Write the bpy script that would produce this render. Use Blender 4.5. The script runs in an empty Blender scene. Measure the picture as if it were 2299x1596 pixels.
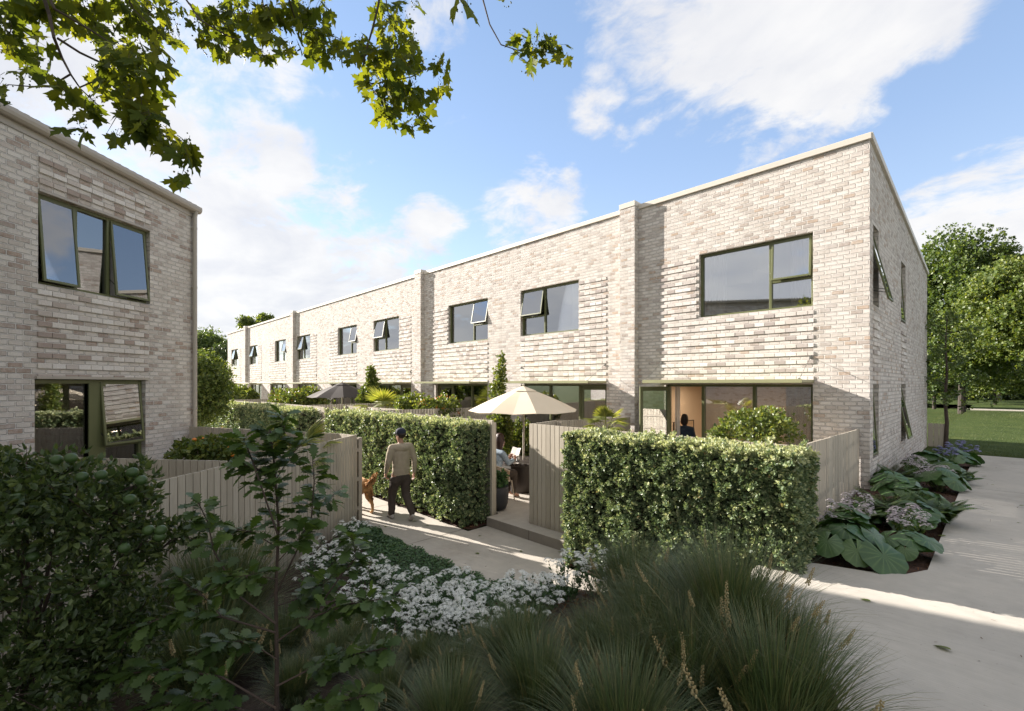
SKY_STR = .10; SKY_SAT = .88; SKY_VAL = 1.0; CLOUD_STR = .295; EXPO = 1.77
import bpy, bmesh, math, random
import numpy as np
from mathutils import Vector, Matrix, Euler, noise as mnoise
random.seed(7)
RNG = np.random.default_rng(11)
SC = bpy.context.scene
COL = SC.collection
R = math.radians

# ---------------------------------------------------------------- camera
CAM = Vector((1.684, -11.233, 2.67))
cd = bpy.data.cameras.new('camera')
cam = bpy.data.objects.new('camera', cd); COL.objects.link(cam)
cam.location = CAM; cam.rotation_euler = (R(90), 0, R(46.1))
cd.sensor_width = 36; cd.lens = 16.348; cd.shift_y = 0.0279
cd.clip_start = 0.05; cd.clip_end = 3000
SC.camera = cam
RV = Vector((.6931, .7208, 0)); FV = Vector((-.7208, .6931, 0))
def sight(u, v, Y):           # survey helper: the world point seen at (u, v) of the 2299 px survey picture at distance Y
    return CAM + Y * (((u - 1149.5) / 1044) * RV + FV) + Vector((0, 0, -(v - 862) / 1044 * Y))
def ground(u, v, z):
    return sight(u, v, (CAM.z - z) * 1044 / (v - 862))

# ---------------------------------------------------------------- node helpers
class NT:
    def __init__(s, m): s.t = m.node_tree; s.t.nodes.clear(); s.o = s.n('ShaderNodeOutputMaterial')
    def n(s, ty, **k):
        x = s.t.nodes.new(ty)
        for a, b in k.items(): setattr(x, a, b)
        return x
    def l(s, a, b): s.t.links.new(a, b)
    def math(s, op, a, b=None, c=None, clamp=False):
        x = s.n('ShaderNodeMath', operation=op); x.use_clamp = clamp
        for i, v in enumerate((a, b, c)):
            if v is None: continue
            if isinstance(v, (int, float)): x.inputs[i].default_value = v
            else: s.l(v, x.inputs[i])
        return x.outputs[0]
    def ramp(s, f, stops, interp='LINEAR'):
        x = s.n('ShaderNodeValToRGB'); x.color_ramp.interpolation = interp
        e = x.color_ramp.elements
        while len(e) < len(stops): e.new(.5)
        for i, (p, c) in enumerate(stops): e[i].position = p; e[i].color = (*c, 1)
        s.l(f, x.inputs[0]); return x.outputs[0]
    def noise(s, vec, scale, detail=4, rough=.55, out='Fac'):
        x = s.n('ShaderNodeTexNoise'); x.inputs['Scale'].default_value = scale
        x.inputs['Detail'].default_value = detail; x.inputs['Roughness'].default_value = rough
        if vec is not None: s.l(vec, x.inputs['Vector'])
        return x.outputs[out]
    def mix(s, f, a, b, blend='MIX'):
        x = s.n('ShaderNodeMix', data_type='RGBA', blend_type=blend)
        for i, v in ((0, f), (6, a), (7, b)):
            if isinstance(v, (int, float)): x.inputs[i].default_value = v
            elif isinstance(v, tuple): x.inputs[i].default_value = (*v, 1)
            else: s.l(v, x.inputs[i])
        return x.outputs[2]
    def sep(s, v):
        x = s.n('ShaderNodeSeparateXYZ'); s.l(v, x.inputs[0]); return x.outputs
    def comb(s, a, b, c=0.0):
        x = s.n('ShaderNodeCombineXYZ')
        for i, v in enumerate((a, b, c)):
            if isinstance(v, (int, float)): x.inputs[i].default_value = v
            else: s.l(v, x.inputs[i])
        return x.outputs[0]
    def bump(s, h, strength, dist, normal=None):
        x = s.n('ShaderNodeBump'); x.inputs['Strength'].default_value = strength; x.inputs['Distance'].default_value = dist
        s.l(h, x.inputs['Height'])
        if normal is not None: s.l(normal, x.inputs['Normal'])
        return x.outputs[0]
    def bsdf(s, col, rough=.7, nrm=None, metal=0, spec=.5, connect=True):
        x = s.n('ShaderNodeBsdfPrincipled')
        if isinstance(col, tuple): x.inputs['Base Color'].default_value = (*col, 1)
        else: s.l(col, x.inputs['Base Color'])
        if isinstance(rough, (int, float)): x.inputs['Roughness'].default_value = rough
        else: s.l(rough, x.inputs['Roughness'])
        x.inputs['Metallic'].default_value = metal; x.inputs['Specular IOR Level'].default_value = spec
        if nrm is not None: s.l(nrm, x.inputs['Normal'])
        if connect: s.l(x.outputs[0], s.o.inputs[0])
        return x
def newmat(name):
    m = bpy.data.materials.new(name); m.use_nodes = True
    return m, NT(m)
def plain(name, c1, c2=None, rough=.6, scale=6, bump=.15, bdist=.004, bscale=60, metal=0, spec=.4, stretch=None):
    m, t = newmat(name)
    tc = t.n('ShaderNodeTexCoord').outputs['Object']
    if stretch:
        mp = t.n('ShaderNodeMapping'); mp.inputs['Scale'].default_value = stretch; t.l(tc, mp.inputs[0]); tc = mp.outputs[0]
    c2 = c2 or tuple(x * .8 for x in c1)
    col = t.ramp(t.noise(tc, scale, 5), [(.35, c1), (.65, c2)])
    nb = t.bump(t.noise(tc, bscale, 4), bump, bdist)
    t.bsdf(col, rough, nb, metal, spec)
    return m

# long-format pale bricks, coursed in metres from the mesh's own UVs
def brick_mat(name, tones, mortar, bw=.21, bh=.086, plain_face=False):
    m, t = newmat(name)
    uv = t.n('ShaderNodeTexCoord').outputs['UV']
    sx, sy, _ = t.sep(uv)
    wob = t.noise(uv, 7, 3); wob2 = t.noise(uv, 26, 3)
    yy = t.math('ADD', sy, t.math('MULTIPLY', t.math('SUBTRACT', wob, .5), .010))
    xx = t.math('ADD', sx, t.math('MULTIPLY', t.math('SUBTRACT', wob2, .5), .012))
    rowf = t.math('DIVIDE', yy, bh); row = t.math('FLOOR', rowf); fy = t.math('SUBTRACT', rowf, row)
    rrow = t.n('ShaderNodeTexWhiteNoise', noise_dimensions='1D'); t.l(row, rrow.inputs['W'])
    off = t.math('ADD', t.math('MULTIPLY', t.math('MODULO', t.math('ADD', row, 1000.0), 2.0), .5), t.math('MULTIPLY', t.math('SUBTRACT', rrow.outputs[0], .5), .14))
    colf = t.math('ADD', t.math('DIVIDE', xx, bw), off); coln = t.math('FLOOR', colf); fx = t.math('SUBTRACT', colf, coln)
    wn = t.n('ShaderNodeTexWhiteNoise', noise_dimensions='3D'); t.l(t.comb(coln, row, 3.7), wn.inputs['Vector'])
    dx = t.math('MULTIPLY', t.math('MINIMUM', fx, t.math('SUBTRACT', 1.0, fx)), bw)
    dy = t.math('MULTIPLY', t.math('MINIMUM', fy, t.math('SUBTRACT', 1.0, fy)), bh)
    fine = t.noise(uv, 55, 4, .65); fine2 = t.noise(uv, 160, 3, .6)
    d = t.math('SUBTRACT', t.math('SMOOTH_MIN', dx, dy, .016), t.math('MULTIPLY', fine, .007))
    mr = t.n('ShaderNodeMapRange', interpolation_type='SMOOTHSTEP'); t.l(d, mr.inputs[0])
    mr.inputs[1].default_value = -.001; mr.inputs[2].default_value = .0085; mr.inputs[1].default_value = .001
    mask = mr.outputs[0]
    base = t.ramp(wn.outputs['Value'], tones)
    # slurry: whitish smear over part of each brick, worn pits
    sl = t.ramp(t.noise(uv, 17, 5, .7), [(.40, (0, 0, 0)), (.66, (1, 1, 1))])
    base = t.mix(t.math('MULTIPLY', sl, .42), base, tones[0][1])
    pit = t.ramp(fine2, [(.30, (.74, .72, .70)), (.52, (1, 1, 1))])
    base = t.mix(.8, base, pit, 'MULTIPLY')
    big = t.ramp(t.noise(uv, .55, 4), [(.35, (.93, .92, .91)), (.7, (1.03, 1.02, 1.0))])
    base = t.mix(1.0, base, big, 'MULTIPLY')
    mpz = t.n('ShaderNodeMapping'); mpz.inputs['Scale'].default_value = (5, .35, 1); t.l(uv, mpz.inputs[0])
    base = t.mix(.8, base, t.ramp(t.noise(mpz.outputs[0], 1.0, 5, .65), [(.34, (.84, .83, .81)), (.52, (1, 1, 1))]), 'MULTIPLY')   # faint rain streaks
    col = t.mix(mask, mortar, base)
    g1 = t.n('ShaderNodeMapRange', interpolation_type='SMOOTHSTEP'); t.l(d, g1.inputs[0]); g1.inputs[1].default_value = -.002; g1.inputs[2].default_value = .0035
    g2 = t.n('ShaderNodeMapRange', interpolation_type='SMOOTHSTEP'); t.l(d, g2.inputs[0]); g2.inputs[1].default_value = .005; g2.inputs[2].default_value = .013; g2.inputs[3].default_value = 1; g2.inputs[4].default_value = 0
    joint_shade = t.math('MULTIPLY', t.math('MULTIPLY', g1.outputs[0], g2.outputs[0]), t.math('ADD', .22, t.math('MULTIPLY', wob2, .6)))   # shade of the raked joints, painted dark into the brick edges
    col = t.mix(joint_shade, col, (.30, .265, .23))
    h = t.math('ADD', t.math('MULTIPLY', mask, .016), t.math('ADD', t.math('MULTIPLY', fine, .006), t.math('MULTIPLY', fine2, .003)))
    h = t.math('ADD', h, t.math('MULTIPLY', wn.outputs['Value'], .002))
    t.bsdf(col, .9, t.bump(h, 1.0, 1.0), 0, .2)
    return m
TONES = [(0.0, (.74, .70, .665)), (.20, (.65, .595, .55)), (.42, (.77, .74, .705)), (.58, (.53, .475, .43)), (.72, (.73, .685, .645)), (.86, (.43, .38, .355)), (.955, (.52, .40, .31)), (1.0, (.38, .335, .305))]
TONES2 = [(0.0, (.72, .68, .635)), (.2, (.62, .57, .52)), (.4, (.72, .685, .645)), (.58, (.48, .415, .37)), (.72, (.66, .615, .565)), (.86, (.38, .31, .27)), (.95, (.40, .30, .24)), (1.0, (.34, .275, .24))]
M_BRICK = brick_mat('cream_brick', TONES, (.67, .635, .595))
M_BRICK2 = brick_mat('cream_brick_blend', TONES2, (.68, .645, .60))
def proj_mat(name, tones):
    m, t = newmat(name)
    g = t.n('ShaderNodeNewGeometry').outputs['Random Per Island']
    tc = t.n('ShaderNodeTexCoord').outputs['Object']
    base = t.ramp(g, tones)
    f = t.noise(tc, 60, 4, .65)
    base = t.mix(.7, base, t.ramp(f, [(.3, (.78, .76, .74)), (.55, (1, 1, 1))]), 'MULTIPLY')
    t.bsdf(base, .9, t.bump(f, .8, .006), 0, .2)
    return m
M_PROJ = proj_mat('projecting_brick', TONES[:6])
M_PROJ2 = proj_mat('projecting_brick_blend', TONES2[:6])
M_COPING = plain('cream_metal_coping', (.62, .57, .50), (.60, .55, .48), .45, 2, .03)
M_GUTTER = plain('taupe_gutter', (.40, .36, .31), (.38, .34, .29), .4, 2, .03)
M_ROOF = plain('corrugated_roof', (.30, .30, .31), (.26, .26, .27), .4, 2)
M_FRAME = plain('olive_window_frame', (.125, .135, .060), (.115, .125, .055), .4, 3, .02)
M_CANOPY = plain('olive_canopy_metal', (.30, .30, .17), (.28, .28, .155), .38, 3, .02)
def fence_mat():
    m, t = newmat('taupe_painted_timber'); tc = t.n('ShaderNodeTexCoord').outputs['Object']; g = t.n('ShaderNodeNewGeometry').outputs['Random Per Island']
    mp = t.n('ShaderNodeMapping'); mp.inputs['Scale'].default_value = (9, 9, .7); t.l(tc, mp.inputs[0]); gr = t.noise(mp.outputs[0], 6, 5, .6)
    col = t.ramp(g, [(0, (.36, .318, .255)), (.5, (.405, .360, .29)), (1, (.445, .398, .325))])
    col = t.mix(.8, col, t.ramp(gr, [(.3, (.86, .85, .83)), (.6, (1.03, 1.03, 1.03))]), 'MULTIPLY')
    _, _, z = t.sep(tc); dirt = t.math('MULTIPLY', t.math('SUBTRACT', 1.0, t.math('MULTIPLY', z, 3.2), clamp=True), t.noise(tc, 9, 4))
    col = t.mix(dirt, col, (.14, .12, .09)); t.bsdf(col, .62, t.bump(gr, .3, .004), 0, .4); return m
M_FENCE = fence_mat()
M_FENCE_RAIL = plain('taupe_timber_rail', (.38, .335, .27), None, .65, 3)
M_WALLIN = plain('warm_interior_plaster', (.72, .60, .46), (.70, .58, .44), .9, 1, .02)
M_WALLUP = plain('grey_interior_plaster', (.82, .78, .73), (.80, .76, .71), .9, 1, .02)
M_FLOORIN = plain('oak_floorboards', (.36, .24, .14), (.30, .20, .12), .5, 3, .05, stretch=(1, 12, 1))
M_STEEL = plain('dark_steel', (.12, .12, .11), None, .4, 3, .02, metal=.8)
M_WIRE = plain('stainless_wire', (.45, .45, .43), None, .35, 3, .02, metal=.9)

def glass_mat(name, tint, base=.10, power=1.0):
    m, t = newmat(name)
    lw = t.n('ShaderNodeFresnel'); lw.inputs[0].default_value = 1.52
    f = t.math('ADD', t.math('MULTIPLY', lw.outputs[0], power), base, clamp=True)
    tr = t.n('ShaderNodeBsdfTransparent'); tr.inputs[0].default_value = (*tint, 1)
    gl = t.n('ShaderNodeBsdfGlossy'); gl.inputs['Roughness'].default_value = .01; gl.inputs[0].default_value = (.95, .97, 1, 1)
    mx = t.n('ShaderNodeMixShader'); t.l(f, mx.inputs[0]); t.l(tr.outputs[0], mx.inputs[1]); t.l(gl.outputs[0], mx.inputs[2])
    t.l(mx.outputs[0], t.o.inputs[0]); return m
M_GLASS = glass_mat('window_glass', (.88, .88, .87), .30, 1.1)
M_GLASS2 = glass_mat('window_glass_bronze', (.62, .62, .62), .20, 1.15)
def sheer_mat():
    m, t = newmat('sheer_curtain')
    tr = t.n('ShaderNodeBsdfTransparent'); tl = t.n('ShaderNodeBsdfTranslucent'); df = t.n('ShaderNodeBsdfDiffuse')
    tl.inputs[0].default_value = (.85, .82, .78, 1); df.inputs[0].default_value = (.85, .82, .78, 1)
    a = t.n('ShaderNodeMixShader'); a.inputs[0].default_value = .25; t.l(df.outputs[0], a.inputs[1]); t.l(tl.outputs[0], a.inputs[2])
    b = t.n('ShaderNodeMixShader'); b.inputs[0].default_value = .92; t.l(tr.outputs[0], b.inputs[1]); t.l(a.outputs[0], b.inputs[2])
    t.l(b.outputs[0], t.o.inputs[0]); return m
M_SHEER = sheer_mat()

def leaf_mat(name, stops, transl=.3, rough=.45, tcol=None, spec=.5, vein=None):
    m, t = newmat(name)
    g = t.n('ShaderNodeNewGeometry').outputs['Random Per Island']
    tc = t.n('ShaderNodeTexCoord').outputs['Object']
    col = t.ramp(g, stops)
    big = t.ramp(t.noise(tc, 1.3, 3), [(.3, (.82, .85, .8)), (.7, (1.12, 1.1, 1.0))])
    col = t.mix(1.0, col, big, 'MULTIPLY')
    p = t.bsdf(col, rough, None, 0, spec, connect=False)
    tl = t.n('ShaderNodeBsdfTranslucent')
    tcc = t.mix(1.0, col, tcol or (1.6, 1.5, .6), 'MULTIPLY'); t.l(tcc, tl.inputs[0])
    mx = t.n('ShaderNodeMixShader'); mx.inputs[0].default_value = transl
    t.l(p.outputs[0], mx.inputs[1]); t.l(tl.outputs[0], mx.inputs[2]); t.l(mx.outputs[0], t.o.inputs[0])
    return m
M_HEDGE = leaf_mat('hedge_leaf', [(0, (.085, .125, .072)), (.40, (.125, .175, .095)), (.72, (.20, .25, .135)), (.92, (.33, .37, .21)), (.985, (.42, .44, .26)), (1, (.25, .15, .07))], .20, .46, (1.35, 1.35, .8), .35)
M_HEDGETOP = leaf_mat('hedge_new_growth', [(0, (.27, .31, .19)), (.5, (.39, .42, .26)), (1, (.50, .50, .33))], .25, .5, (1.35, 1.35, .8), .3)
M_MAPLE = leaf_mat('maple_leaf', [(0, (.050, .078, .018)), (.5, (.078, .112, .022)), (1, (.13, .16, .03))], .42, .65, (2.5, 2.0, .5), .12)
M_OAK = leaf_mat('oak_leaf', [(0, (.042, .080, .018)), (.6, (.065, .115, .026)), (1, (.105, .165, .036))], .3, .5)
M_CITRUS = leaf_mat('citrus_leaf', [(0, (.035, .062, .018)), (.6, (.06, .095, .028)), (1, (.13, .165, .05))], .22, .45)
M_SHRUB = leaf_mat('shrub_leaf', [(0, (.060, .095, .026)), (.5, (.105, .145, .036)), (1, (.20, .22, .06))], .32, .45)
M_TREEA = leaf_mat('tree_leaf', [(0, (.045, .082, .022)), (.5, (.080, .125, .034)), (1, (.15, .19, .055))], .35, .5)
M_TREEB = leaf_mat('tree_leaf_yellowish', [(0, (.055, .092, .020)), (.5, (.10, .145, .034)), (1, (.19, .22, .06))], .35, .5)
M_PALM = leaf_mat('palm_frond', [(0, (.14, .17, .04)), (.6, (.22, .25, .06)), (1, (.32, .32, .10))], .35, .4)
M_COVER = leaf_mat('ground_cover_leaf', [(0, (.035, .085, .032)), (.6, (.055, .12, .045)), (1, (.10, .18, .065))], .2, .5)
M_BLADE = leaf_mat('grass_blade', [(0, (.055, .090, .042)), (.5, (.090, .130, .060)), (.88, (.15, .17, .08)), (1, (.26, .22, .12))], .2, .45)
M_BIGLEAF = leaf_mat('leopard_plant_leaf', [(0, (.028, .072, .030)), (.6, (.042, .095, .038)), (1, (.075, .13, .04))], .18, .38)
M_FERN = leaf_mat('fern_leaf', [(0, (.060, .12, .032)), (.6, (.075, .13, .033)), (1, (.14, .19, .05))], .3, .5)
M_PETAL = leaf_mat('white_petal', [(0, (.84, .84, .87)), (1, (.93, .93, .94))], .25, .6, (1, 1, 1), .2)
M_PETALP = leaf_mat('pale_lilac_petal', [(0, (.62, .54, .66)), (1, (.80, .74, .80))], .25, .6, (1, 1, 1), .2)
M_PETALB = leaf_mat('blue_petal', [(0, (.30, .30, .62)), (1, (.48, .48, .75))], .25, .6, (1, 1, 1), .2)
M_ORANGEFL = leaf_mat('orange_blossom', [(0, (.62, .17, .03)), (1, (.72, .30, .06))], .2, .6, (1, 1, 1), .2)
M_SEED = leaf_mat('seed_head', [(0, (.36, .27, .14)), (1, (.55, .46, .28))], .1, .8, (1, 1, 1), .1)
M_LAWNB = leaf_mat('lawn_blade', [(0, (.038, .064, .017)), (.6, (.062, .092, .023)), (1, (.13, .14, .045))], .25, .6)
M_BARK = plain('brown_bark', (.085, .060, .045), (.055, .04, .032), .9, 12, .6, .01, 30)
M_BARKG = plain('grey_bark', (.055, .045, .036), (.035, .028, .023), .9, 8, .6, .02, 20)
M_TWIG = plain('hedge_twigs', (.030, .030, .016), (.020, .020, .011), .9, 9)
M_GREENFRUIT = plain('green_citrus_fruit', (.045, .085, .020), (.035, .07, .018), .42, 6, .3, .002, 120)
M_ORANGE = plain('orange_fruit', (.72, .23, .03), (.66, .20, .03), .4, 6, .3, .002, 120)
M_MULCH = plain('bark_mulch', (.085, .042, .026), (.035, .020, .014), .95, 35, .9, .02, 45)
M_SOIL = plain('garden_soil', (.060, .042, .030), (.035, .025, .018), .95, 12, .9, .03, 25)
def concrete_mat(name, c1, c2, ang=0.0):
    m, t = newmat(name)
    tc = t.n('ShaderNodeTexCoord').outputs['Object']
    mp = t.n('ShaderNodeMapping'); mp.inputs['Scale'].default_value = (1.2, 90, 1); mp.inputs['Rotation'].default_value = (0, 0, ang); t.l(tc, mp.inputs[0])
    broom = t.noise(mp.outputs[0], 1.0, 3, .6)
    big = t.noise(tc, .9, 5, .6); mid = t.noise(tc, 7, 4, .6)
    col = t.ramp(big, [(.3, c1), (.7, c2)])
    st_ = t.noise(tc, .35, 6, .7); col = t.mix(1.0, col, t.ramp(st_, [(.36, (.80, .79, .78)), (.5, (1, 1, 1)), (.66, (1.04, 1.03, 1.02))]), 'MULTIPLY')
    col = t.mix(.5, col, t.ramp(mid, [(.3, (.86, .85, .84)), (.7, (1.06, 1.05, 1.04))]), 'MULTIPLY')
    col = t.mix(.5, col, t.ramp(broom, [(.3, (.86, .86, .86)), (.7, (1.06, 1.06, 1.06))]), 'MULTIPLY')
    sp = t.ramp(t.noise(tc, 30, 2, .8), [(.26, (.5, .47, .43)), (.32, (1, 1, 1))])
    col = t.mix(.5, col, sp, 'MULTIPLY')
    t.bsdf(col, .85, t.bump(t.math('ADD', broom, t.noise(tc, 120, 3)), .5, .004), 0, .25)
    return m
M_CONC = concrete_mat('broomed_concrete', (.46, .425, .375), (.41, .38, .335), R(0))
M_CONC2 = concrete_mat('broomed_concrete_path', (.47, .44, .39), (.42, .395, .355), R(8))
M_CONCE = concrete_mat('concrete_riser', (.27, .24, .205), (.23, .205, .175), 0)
M_JOINT = plain('dark_joint', (.07, .06, .05), None, .9)
def lawn_mat():
    m, t = newmat('lawn')
    tc = t.n('ShaderNodeTexCoord').outputs['Object']
    a = t.noise(tc, 1.1, 5, .6); b = t.noise(tc, 25, 4, .7)
    col = t.ramp(a, [(.3, (.036, .056, .015)), (.55, (.054, .078, .021)), (.75, (.10, .11, .038))])
    col = t.mix(.7, col, t.ramp(b, [(.3, (.6, .6, .6)), (.7, (1.3, 1.3, 1.2))]), 'MULTIPLY')
    t.bsdf(col, .95, t.bump(b, .8, .05), 0, .1); return m
M_LAWN = lawn_mat()

# ---------------------------------------------------------------- mesh helpers
def V(*a): return Vector(a)
class MB:
    def __init__(s): s.v = []; s.f = []
    def box(s, a, b):
        x0, y0, z0 = (min(a[i], b[i]) for i in range(3)); x1, y1, z1 = (max(a[i], b[i]) for i in range(3))
        s.hexa([(x0, y0, z0), (x1, y0, z0), (x1, y1, z0), (x0, y1, z0), (x0, y0, z1), (x1, y0, z1), (x1, y1, z1), (x0, y1, z1)]); return s
    def hexa(s, p):
        n = len(s.v); s.v += [tuple(q) for q in p]
        s.f += [tuple(n + i for i in q) for q in ((0, 3, 2, 1), (4, 5, 6, 7), (0, 1, 5, 4), (1, 2, 6, 5), (2, 3, 7, 6), (3, 0, 4, 7))]; return s
    def quad(s, *p): n = len(s.v); s.v += [tuple(q) for q in p]; s.f.append(tuple(range(n, n + len(p)))); return s
    def bar(s, a, b, w, h, up=V(0, 0, 1)):     # rectangular bar
        a = Vector(a); b = Vector(b); d = (b - a).normalized(); x = d.cross(up)
        if x.length < 1e-4: x = d.cross(V(1, 0, 0))
        x.normalize(); y = x.cross(d).normalized(); x = x * w / 2; y = y * h / 2
        return s.hexa([a - x - y, a + x - y, b + x - y, b - x - y, a - x + y, a + x + y, b + x + y, b - x + y])
    def tube(s, pts, rad, seg=8, cap=True):
        pts = [Vector(p) for p in pts]; n0 = len(s.v)
        if isinstance(rad, (int, float)): rad = [rad] * len(pts)
        up = None
        for i, p in enumerate(pts):
            d = (pts[min(i + 1, len(pts) - 1)] - pts[max(i - 1, 0)])
            if d.length < 1e-9: d = V(0, 0, 1)
            d.normalize()
            if up is None: up = d.orthogonal().normalized()
            else:
                up = up - d * up.dot(d)
                up = up.normalized() if up.length > 1e-6 else d.orthogonal().normalized()
            w = d.cross(up)
            for k in range(seg):
                a = 2 * math.pi * k / seg
                s.v.append(tuple(p + (up * math.cos(a) + w * math.sin(a)) * rad[i]))
        for i in range(len(pts) - 1):
            for k in range(seg):
                a = n0 + i * seg + k; b = n0 + i * seg + (k + 1) % seg
                s.f.append((a, b, b + seg, a + seg))
        if cap:
            s.f.append(tuple(n0 + k for k in range(seg))[::-1]); s.f.append(tuple(n0 + (len(pts) - 1) * seg + k for k in range(seg)))
        return s
    def lathe(s, prof, c=(0, 0, 0), seg=24, closed=False):
        n0 = len(s.v)
        for r, z in prof:
            for k in range(seg):
                a = 2 * math.pi * k / seg; s.v.append((c[0] + r * math.cos(a), c[1] + r * math.sin(a), c[2] + z))
        for i in range(len(prof) - 1):
            for k in range(seg):
                a = n0 + i * seg + k; b = n0 + i * seg + (k + 1) % seg; s.f.append((a, b, b + seg, a + seg))
        s.f.append(tuple(n0 + k for k in range(seg))[::-1]); s.f.append(tuple(n0 + (len(prof) - 1) * seg + k for k in range(seg)))
        return s
    def ball(s, c, r, seg=10, rings=7, sq=(1, 1, 1)):
        pr = []
        for i in range(rings + 1):
            a = math.pi * i / rings; pr.append((max(r * math.sin(a), 1e-4), -r * math.cos(a)))
        n = len(s.v); s.lathe(pr, (0, 0, 0), seg)
        for i in range(n, len(s.v)):
            x, y, z = s.v[i]; s.v[i] = (c[0] + x * sq[0], c[1] + y * sq[1], c[2] + z * sq[2])
        return s
    def build(s, name, mat, parent=None, bevel=0, smooth=False, seg=1):
        me = bpy.data.meshes.new(name); me.from_pydata(s.v, [], s.f); me.update()
        return finish(me, name, mat, parent, bevel, smooth, seg)
def boxuv(me):
    uv = me.uv_layers.new(name='UVMap'); nl = len(me.loops)
    co = np.empty(len(me.vertices) * 3, 'f'); me.vertices.foreach_get('co', co); co = co.reshape(-1, 3)
    li = np.empty(nl, 'i'); me.loops.foreach_get('vertex_index', li)
    nrm = np.empty(len(me.polygons) * 3, 'f'); me.polygons.foreach_get('normal', nrm); nrm = np.abs(nrm.reshape(-1, 3))
    tot = np.empty(len(me.polygons), 'i'); me.polygons.foreach_get('loop_total', tot)
    ln = np.repeat(nrm, tot, axis=0); p = co[li]
    out = np.empty((nl, 2), 'f')
    ax = ln.argmax(1)
    out[:, 0] = np.where(ax == 0, p[:, 1], p[:, 0]); out[:, 1] = np.where(ax == 2, p[:, 1], p[:, 2])
    uv.data.foreach_set('uv', out.ravel())
def finish(me, name, mat, parent=None, bevel=0, smooth=False, seg=1):
    boxuv(me)
    if mat: me.materials.append(mat)
    if smooth: me.polygons.foreach_set('use_smooth', [True] * len(me.polygons))
    o = bpy.data.objects.new(name, me); COL.objects.link(o)
    if parent: o.parent = parent
    if bevel:
        b = o.modifiers.new('bevel', 'BEVEL'); b.width = bevel; b.segments = seg; b.limit_method = 'ANGLE'
    return o
def tag(o, label=None, cat=None, group=None, kind=None):
    if label: o['label'] = label
    if cat: o['category'] = cat
    if group: o['group'] = group
    if kind: o['kind'] = kind
    return o
def thing(name, label, cat, loc=(0, 0, 0), rz=0, group=None):
    o = bpy.data.objects.new(name, None); COL.objects.link(o); o.empty_display_size = .2
    o.location = loc; o.rotation_euler = (0, 0, rz)
    return tag(o, label, cat, group)
def structure(o, label=None): o['kind'] = 'structure'; (label and o.__setitem__('label', label)); return o
def dup(root, loc, rz=0, label=None, scale=None, name=None):
    r = root.copy(); COL.objects.link(r); r.location = loc; r.rotation_euler = (0, 0, rz)
    if scale: r.scale = (scale,) * 3
    if label: r['label'] = label
    for ch in list(root.children):
        c = ch.copy(); COL.objects.link(c); c.parent = r
        for g in list(ch.children):
            d = g.copy(); COL.objects.link(d); d.parent = c
    return r
# many small copies of a template baked in ONE mesh (leaves of a crown and the like)
def scatter(name, templates, mats4, which, mat, parent=None, smooth=False):
    vs = []; loops = []; tots = []; base = 0
    for ti, (tv, tf) in enumerate(templates):
        M = mats4[which == ti]
        if len(M) == 0: continue
        tv = np.asarray(tv, 'f'); k = len(tv)
        out = np.einsum('nij,kj->nki', M[:, :3, :3], tv) + M[:, None, :3, 3]
        vs.append(out.reshape(-1, 3))
        fl = np.concatenate([np.asarray(f) for f in tf]); ft = np.array([len(f) for f in tf])
        n = len(M)
        loops.append((fl[None, :] + (base + np.arange(n) * k)[:, None]).ravel()); tots.append(np.tile(ft, n)); base += n * k
    vs = np.concatenate(vs).astype('f'); loops = np.concatenate(loops).astype('i'); tots = np.concatenate(tots).astype('i')
    me = bpy.data.meshes.new(name); me.vertices.add(len(vs)); me.vertices.foreach_set('co', vs.ravel())
    me.loops.add(len(loops)); me.loops.foreach_set('vertex_index', loops)
    me.polygons.add(len(tots)); st = np.concatenate([[0], np.cumsum(tots)[:-1]]).astype('i'); me.polygons.foreach_set('loop_start', st)
    me.update(calc_edges=True); me.validate()
    if smooth: me.polygons.foreach_set('use_smooth', np.ones(len(tots), bool))
    me.materials.append(mat)
    o = bpy.data.objects.new(name, me); COL.objects.link(o)
    if parent: o.parent = parent
    return o
def frames(pos, dirs, ups, sc):
    """4x4 matrices: local y along dirs, local z near ups"""
    y = dirs / np.maximum(np.linalg.norm(dirs, axis=1, keepdims=True), 1e-6)
    x = np.cross(y, ups); nn = np.linalg.norm(x, axis=1, keepdims=True)
    bad = nn[:, 0] < 1e-3; x[bad] = np.cross(y[bad], [.3, .9, .1]); nn = np.linalg.norm(x, axis=1, keepdims=True)
    x = x / nn; z = np.cross(x, y)
    M = np.zeros((len(pos), 4, 4)); s = np.asarray(sc).reshape(-1, 1)
    M[:, :3, 0] = x * s; M[:, :3, 1] = y * s; M[:, :3, 2] = z * s; M[:, :3, 3] = pos; M[:, 3, 3] = 1
    return M
def rdir(n): 
    d = RNG.normal(size=(n, 3)); return d / np.linalg.norm(d, axis=1, keepdims=True)
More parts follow.
